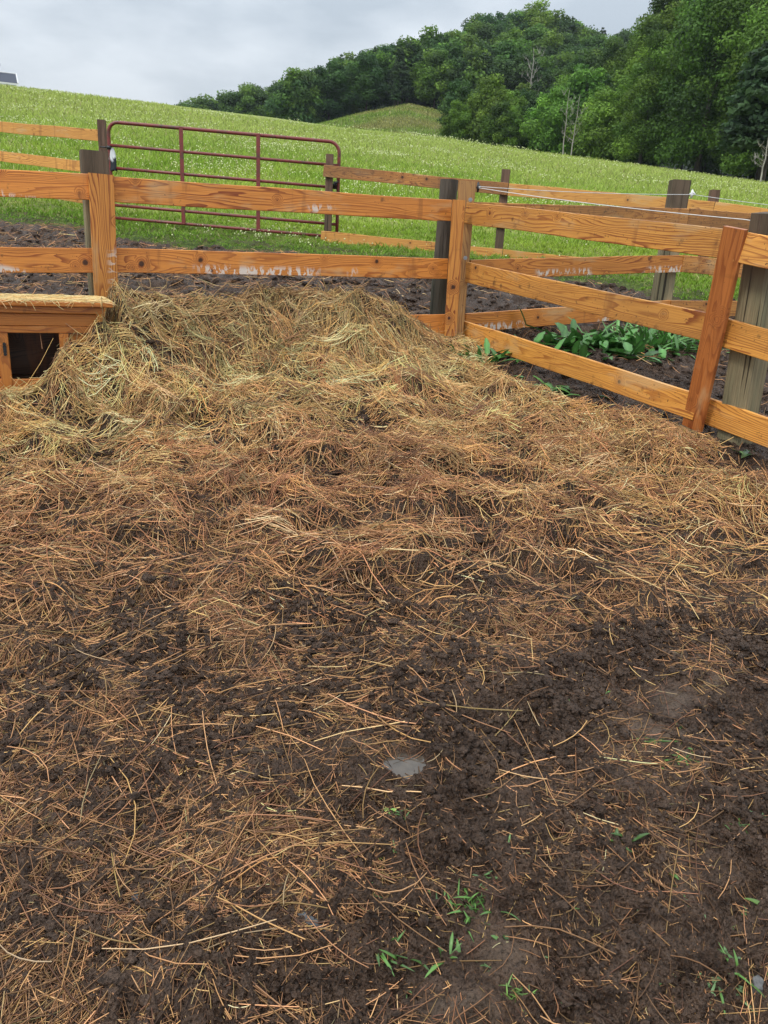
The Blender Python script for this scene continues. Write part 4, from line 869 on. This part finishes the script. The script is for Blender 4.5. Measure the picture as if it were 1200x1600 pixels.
def proto_broad(h, w, n, size, cols, nl, base=.12, name='broadleaf_tree', top=1.):
    m, tips = limbs(h, w * .42, h * .016, 12); lobes = []
    for k in range(nl):
        f = (k + .5) / nl; z = h * (base + (1 - base) * f * .93); env = math.sin(math.pi * min(1, .16 + .80 * f) ** .85) ** .7; a = k * 2.4 + random.uniform(-.5, .5)
        rr = w / 2 * env * random.uniform(.45, .78); s = w * random.uniform(.11, .21) * (.7 + .5 * env)
        lobes.append((math.cos(a) * rr, math.sin(a) * rr, z, s, s, s * random.uniform(.65, .95)))
    lobes.append((0, 0, h * .55, w * .27, w * .27, h * .35))
    return m.mesh(name + '_trunk', True), crown_mesh(name + '_crown', lobes, n, size, cols), h
def proto_pine(h, w, n, size, cols, base=.18):
    m = MB(); m.tube([(0, 0, -.6), (0, 0, h * .5), (.1, 0, h * .97)], [h * .014, h * .009, .04], 8, False); lobes = []
    J = 15
    for j in range(J):
        f = j / (J - 1); z = h * (base + (1 - base) * f * .97); rad = w / 2 * (1 - f) ** .75 * random.uniform(.8, 1.1) + .3
        for k in range(5):
            a = k * 1.257 + j * .7 + random.uniform(-.3, .3); L = rad * random.uniform(.7, 1.1)
            m.tube([(0, 0, z), (math.cos(a) * L * .9, math.sin(a) * L * .9, z + .15 * L)], [.06, .02], 4, False)
            lobes.append((math.cos(a) * L * .62, math.sin(a) * L * .62, z + .08 * L, L * .42, L * .42, .35 + .09 * L))
    return m.mesh('pine_trunk', True), crown_mesh('pine_crown', lobes, n, size, cols, dens_pow=.4), h
def proto_dead(h):
    m, tips = limbs(h, h * .22, h * .012, 16, .25, 1.)
    for t in tips:
        for k in range(3): a = random.uniform(0, 6.28); m.tube([t - Vector((0, 0, .3)), t + Vector((math.cos(a) * h * .05, math.sin(a) * h * .05, h * random.uniform(.03, .09)))], [.03, .01], 4, False)
    return m.mesh('dead_trunk', True), None, h
G1 = [(.085, .168, .026), (.115, .205, .030), (.062, .125, .023)]; G2 = [(.045, .098, .025), (.060, .118, .027), (.036, .078, .023)]; G3 = [(.15, .27, .036), (.12, .22, .032), (.18, .30, .042)]; G4 = [(.034, .064, .027), (.044, .078, .028)]
PR = {'oak': [proto_broad(15, 13, 9000, .30, G1, 22), proto_broad(16, 12, 9000, .30, G2, 20), proto_broad(14, 13, 9000, .32, G1 + G2, 24)],
      'tall': [proto_broad(20, 11, 30000, .165, G1, 34, .08), proto_broad(21, 10, 30000, .165, G1 + G2, 34, .1)],
      'bright': [proto_broad(11, 9, 12000, .19, G3, 22, .05), proto_broad(12, 8, 12000, .19, G3[:2] + G1[:1], 20, .04)],
      'pine': [proto_pine(18, 9, 9000, .30, G4), proto_pine(20, 8, 9000, .30, G4 + G2[:1], .25)], 'dead': [proto_dead(13), proto_dead(11)]}
used = {}
def tree(kind, i, x, y, hgt, label, group=None, wide=1., z=None, name=None):
    tm, cm, h0 = PR[kind][i]; s = hgt / h0; z = float(macro(np.array([x]), np.array([y]))[0]) if z is None else z
    nm = name or {'pine': 'pine_tree', 'dead': 'dead_tree'}.get(kind, 'broadleaf_tree')
    e = empty(nm, (x, y, z), label, 'tree', group); e.scale = (s * wide, s * wide, s); e.rotation_euler = (0, 0, random.uniform(0, 6.28))
    o = bpy.data.objects.new('trunk', tm); COL.objects.link(o); o.parent = e
    if not tm.materials: tm.materials.append(PALE if kind == 'dead' else BARK)
    if cm:
        o = bpy.data.objects.new('crown', cm); COL.objects.link(o); o.parent = e
        if not cm.materials: cm.materials.append(CROWN)
    return e
def at(u, v, r):                             # a point at distance r along the azimuth of a photo column
    a = R(AT(u, v)[0]); return r * math.sin(a), r * math.cos(a)
def tt_(u, v): return AT(u, v)[1]
def mk(kind, i, u, vtop, r, label, vb=230, wide=1., group=None, name=None):
    x, y = at(u, vb, r); z = float(macro(np.array([x]), np.array([y]))[0]); h = H + tt_(u, vtop) * r - z; return tree(kind, i, x, y, max(2, h), label, group, wide, z, name)
mk('oak', 1, 712, 118, 122, 'dark green rounded tree at the left end of the near wood', wide=1.0)
mk('bright', 0, 762, 116, 117, 'light green tree second from the left end of the near wood', wide=1.0)
mk('bright', 1, 795, 160, 112, 'small conical green tree in front of the light green tree', wide=.95)
mk('oak', 2, 838, 172, 114, 'low round green tree between the conical tree and the bare trunks', wide=.8)
mk('bright', 1, 905, 92, 118, 'light green tree behind the bare trunks in the near wood', wide=1.1)
mk('bright', 0, 965, 150, 106, 'bushy light green tree right of the bare trunks', wide=1.25)
mk('dead', 0, 880, 140, 107, 'bare pale dead tree with forked trunk, left of the pair', 240)
mk('dead', 1, 892, 148, 106, 'bare pale dead tree with straight stub, right of the pair', 240)
mk('dead', 0, 822, 75, 158, 'grey leafless tree among green crowns high on the hill', 200)
mk('pine', 0, 1190, -30, 74, 'tall dark pine with drooping dead boughs at the right edge', 285, 1.3)
mk('dead', 1, 1188, 195, 70, 'fallen grey branchy snag at the foot of the right edge pine', 285, 1.4)
mk('pine', 1, 617, 118, 172, 'dark pine with a bare lower trunk above the brown clearing', 165, 1.1)
mk('oak', 0, 468, 110, 182, 'big rounded tree standing out at the left end of the hill wood', 190, 1.1)
TOPA = np.array([2.5, 4, 7, 10, 12.5, 14.5, 17, 20, 24, 32]); TOPT = np.array([.185, .188, .195, .210, .225, .268, .32, .35, .35, .34])
placed = []; cnt = 0
lab = {'oak': 'dark green broadleaf tree of the massed wood on the far hill', 'tall': 'tall dense green tree in the massed near wood', 'pine': 'blackish green conifer scattered among the hill trees', 'bright': 'lighter green tree mixed into the dark hill wood', 'far': 'small bluish dark tree on the distant ridge left of the hill'}
# near wood: rows behind the field edge, azimuth 3..31
for row, dr in enumerate((3, 11, 20, 31)):
    a = 3.6 + .6 * row
    while a < 32:
        rc = float(np.interp(a, AZC, RCR)) + 4 + dr * 1.1 + random.uniform(-2, 2); x, y = rc * math.sin(R(a)), rc * math.cos(R(a)); z = float(macro(np.array([x]), np.array([y]))[0])
        T = float(np.interp(a, TOPA, TOPT)) * (.86 + .05 * row) + random.uniform(-.018, .016); h = max(6., H + T * rc - z); kk = random.random()
        kind = 'tall' if h > 13 and kk < .75 else ('pine' if kk > .9 and a > 12 else ('bright' if kk > .72 and row < 2 and h < 14 else ('tall' if h > 16 else 'oak')))
        tree(kind, random.randrange(len(PR[kind])), x, y, h, {'oak': 'dark green broadleaf tree massed in the near wood', 'bright': 'lighter green tree among the dark near wood', 'pine': 'blackish conifer standing in the near wood'}.get(kind, lab['tall']), 'trees of the near wood', 1.1 if kind != 'tall' else 1.05, z); cnt += 1
        a += math.degrees((5.6 + .3 * row) / rc) * random.uniform(.85, 1.2)
# hill wood
SKA = np.array([-15, -12.4, -8.7, -7.6, -7.2, -3.3, .4, 4.9, 7.7, 12.2, 16, 20]); SKT = np.array([.152, .170, .181, .183, .195, .217, .235, .266, .279, .258, .25, .24])
mxT = {}
for rr in (183, 191, 201, 212, 224, 238, 253, 268, 285):
    a = -16 + random.uniform(0, .5)
    while a < 18:
        r = rr + random.uniform(-4, 4); st = math.degrees((7.2 if a > -7.5 else 5.2) / r) * random.uniform(.85, 1.2)
        x, y = r * math.sin(R(a)), r * math.cos(R(a)); z = float(macro(np.array([x]), np.array([y]))[0]); far = a < -7.5
        if far and rr < 235: a += st; continue
        h = random.uniform(11, 15) if not far else random.uniform(11, 15); sk = float(np.interp(a, SKA, SKT)) + random.uniform(-.008, .005)
        T = (z + h - H) / r
        if T > sk: h = max(6, h - (T - sk) * r); T = (z + h - H) / r
        if rr > 262 and T < sk - .01: h += (sk - .006 - T) * r; T = sk - .006
        key = round(a / 2.0); nearT = float(np.interp(a, TOPA, TOPT)) * .93 if a > 3.5 else 0
        fieldT = float(np.interp(a, AZC, TCR))
        if T < mxT.get(key, 0) - .010 or T < nearT - .004 or T < fieldT + .004: a += st; continue
        if cnt > 285: break
        kk = random.random(); kind = 'pine' if kk < .16 else ('tall' if kk < .3 else ('bright' if kk > .93 else 'oak'))
        if kind == 'bright': hh_ = 1.25
        e = tree(kind, random.randrange(len(PR[kind])), x, y, h, lab['far'] if far else lab['oak' if kind == 'tall' else kind], 'trees on the distant ridge' if far else 'trees of the hill wood', 1.25 if kind != 'pine' else 1.15, z); cnt += 1
        mxT[key] = max(mxT.get(key, 0), T - .03); a += st
print('trees', cnt)

# ------------------------------------------------------------------ house beyond the crest
def house():
    d = 96.; c = P(-40, 130, d); px = d / F
    ax_ = Vector((.93, .36, 0)).normalized(); bz = P(10, 137.5, d).z; e = empty('farm_house', Vector((c.x, c.y, bz - 1)), 'low building with dark metal roof and pale trim on the hill crest', 'building')
    nn = Vector((-ax_.y, ax_.x, 0)); bz += .45; x1 = P(29, 136, d); x0 = x1 - ax_ * 13; top = P(26, 120.3, d).z + .75
    def quadprism(name, pts, th, mat):
        V = [p for p in pts] + [p + nn * th for p in pts]; k = len(pts); m = MB(); m.v = V; m.f = [tuple(range(k)), tuple(reversed(range(k, 2 * k)))] + [(i, i + k, (i + 1) % k + k, (i + 1) % k) for i in range(k)]
        return link(name, m.mesh(name), mat, e)
    RM = metal('roof_metal', (.035, .042, .065), .7); WT = metal('pale_trim', (.7, .7, .72), .6); DK = metal('dark_gap', (.02, .02, .02), .8)
    def pt(s, z, t=0.): return x1 - ax_ * s + nn * t + Vector((0, 0, z - x1.z))
    # sloping roof plane with thickness: eave near, ridge 3 m behind
    z0 = bz + .12; V = [pt(.05, z0), pt(13, z0), pt(13, top, 3.2), pt(.35, top, 3.2)]; m = MB(); m.v = V + [v - Vector((0, 0, .12)) for v in V]; m.f = [(0, 1, 2, 3), (7, 6, 5, 4), (0, 4, 5, 1), (1, 5, 6, 2), (2, 6, 7, 3), (3, 7, 4, 0)]
    link('roof', m.mesh('roof'), RM, e)
    quadprism('fascia', [pt(-.02, z0 - .14), pt(13, z0 - .14), pt(13, z0 - .01), pt(-.02, z0 - .01)], -.06, WT)
    m = MB(); m.tube([pt(.02, z0 + .03, -.02), pt(.32, top + .03, 3.2)], .08, 6); m.tube([pt(.32, top + .03, 3.2), pt(13, top + .03, 3.2)], .08, 6); link('roof_trim', m.mesh('roof_trim'), WT, e)
    quadprism('wall', [pt(.25, z0 - 2.2, .3), pt(12.8, z0 - 2.2, .3), pt(12.8, z0 - .15, .3), pt(.25, z0 - .15, .3)], 6, WT)
    m = MB(); m.tube([pt(2.35, top - .3, 3.3), pt(2.35, top + .75, 3.3)], .07, 8); m.tube([pt(2.35, top + .75, 3.3), pt(2.35, top + 1.0, 3.3)], .26, 10); link('flue', m.mesh('flue'), DK, e)
house()
# ------------------------------------------------------------------ air
def haze():
    m = MB(); x0, x1, y0, y1, z0, z1 = -420, 420, -12, 520, -8, 130; m.box(((x0 + x1) / 2, (y0 + y1) / 2, (z0 + z1) / 2), x1 - x0, y1 - y0, z1 - z0)
    mt = bpy.data.materials.new('air'); mt.use_nodes = True; t = mt.node_tree; t.nodes.remove(t.nodes['Principled BSDF'])
    v = N_(t, 'ShaderNodeVolumePrincipled'); v.inputs['Color'].default_value = (.80, .88, 1, 1); v.inputs['Density'].default_value = .00014; lk(t, v.outputs[0], t.nodes['Material Output'].inputs['Volume'])
    o = link('haze', m.mesh('haze'), mt); tag(o, 'faint damp haze over the distant wooded ridge', 'haze', kind='stuff')
haze()
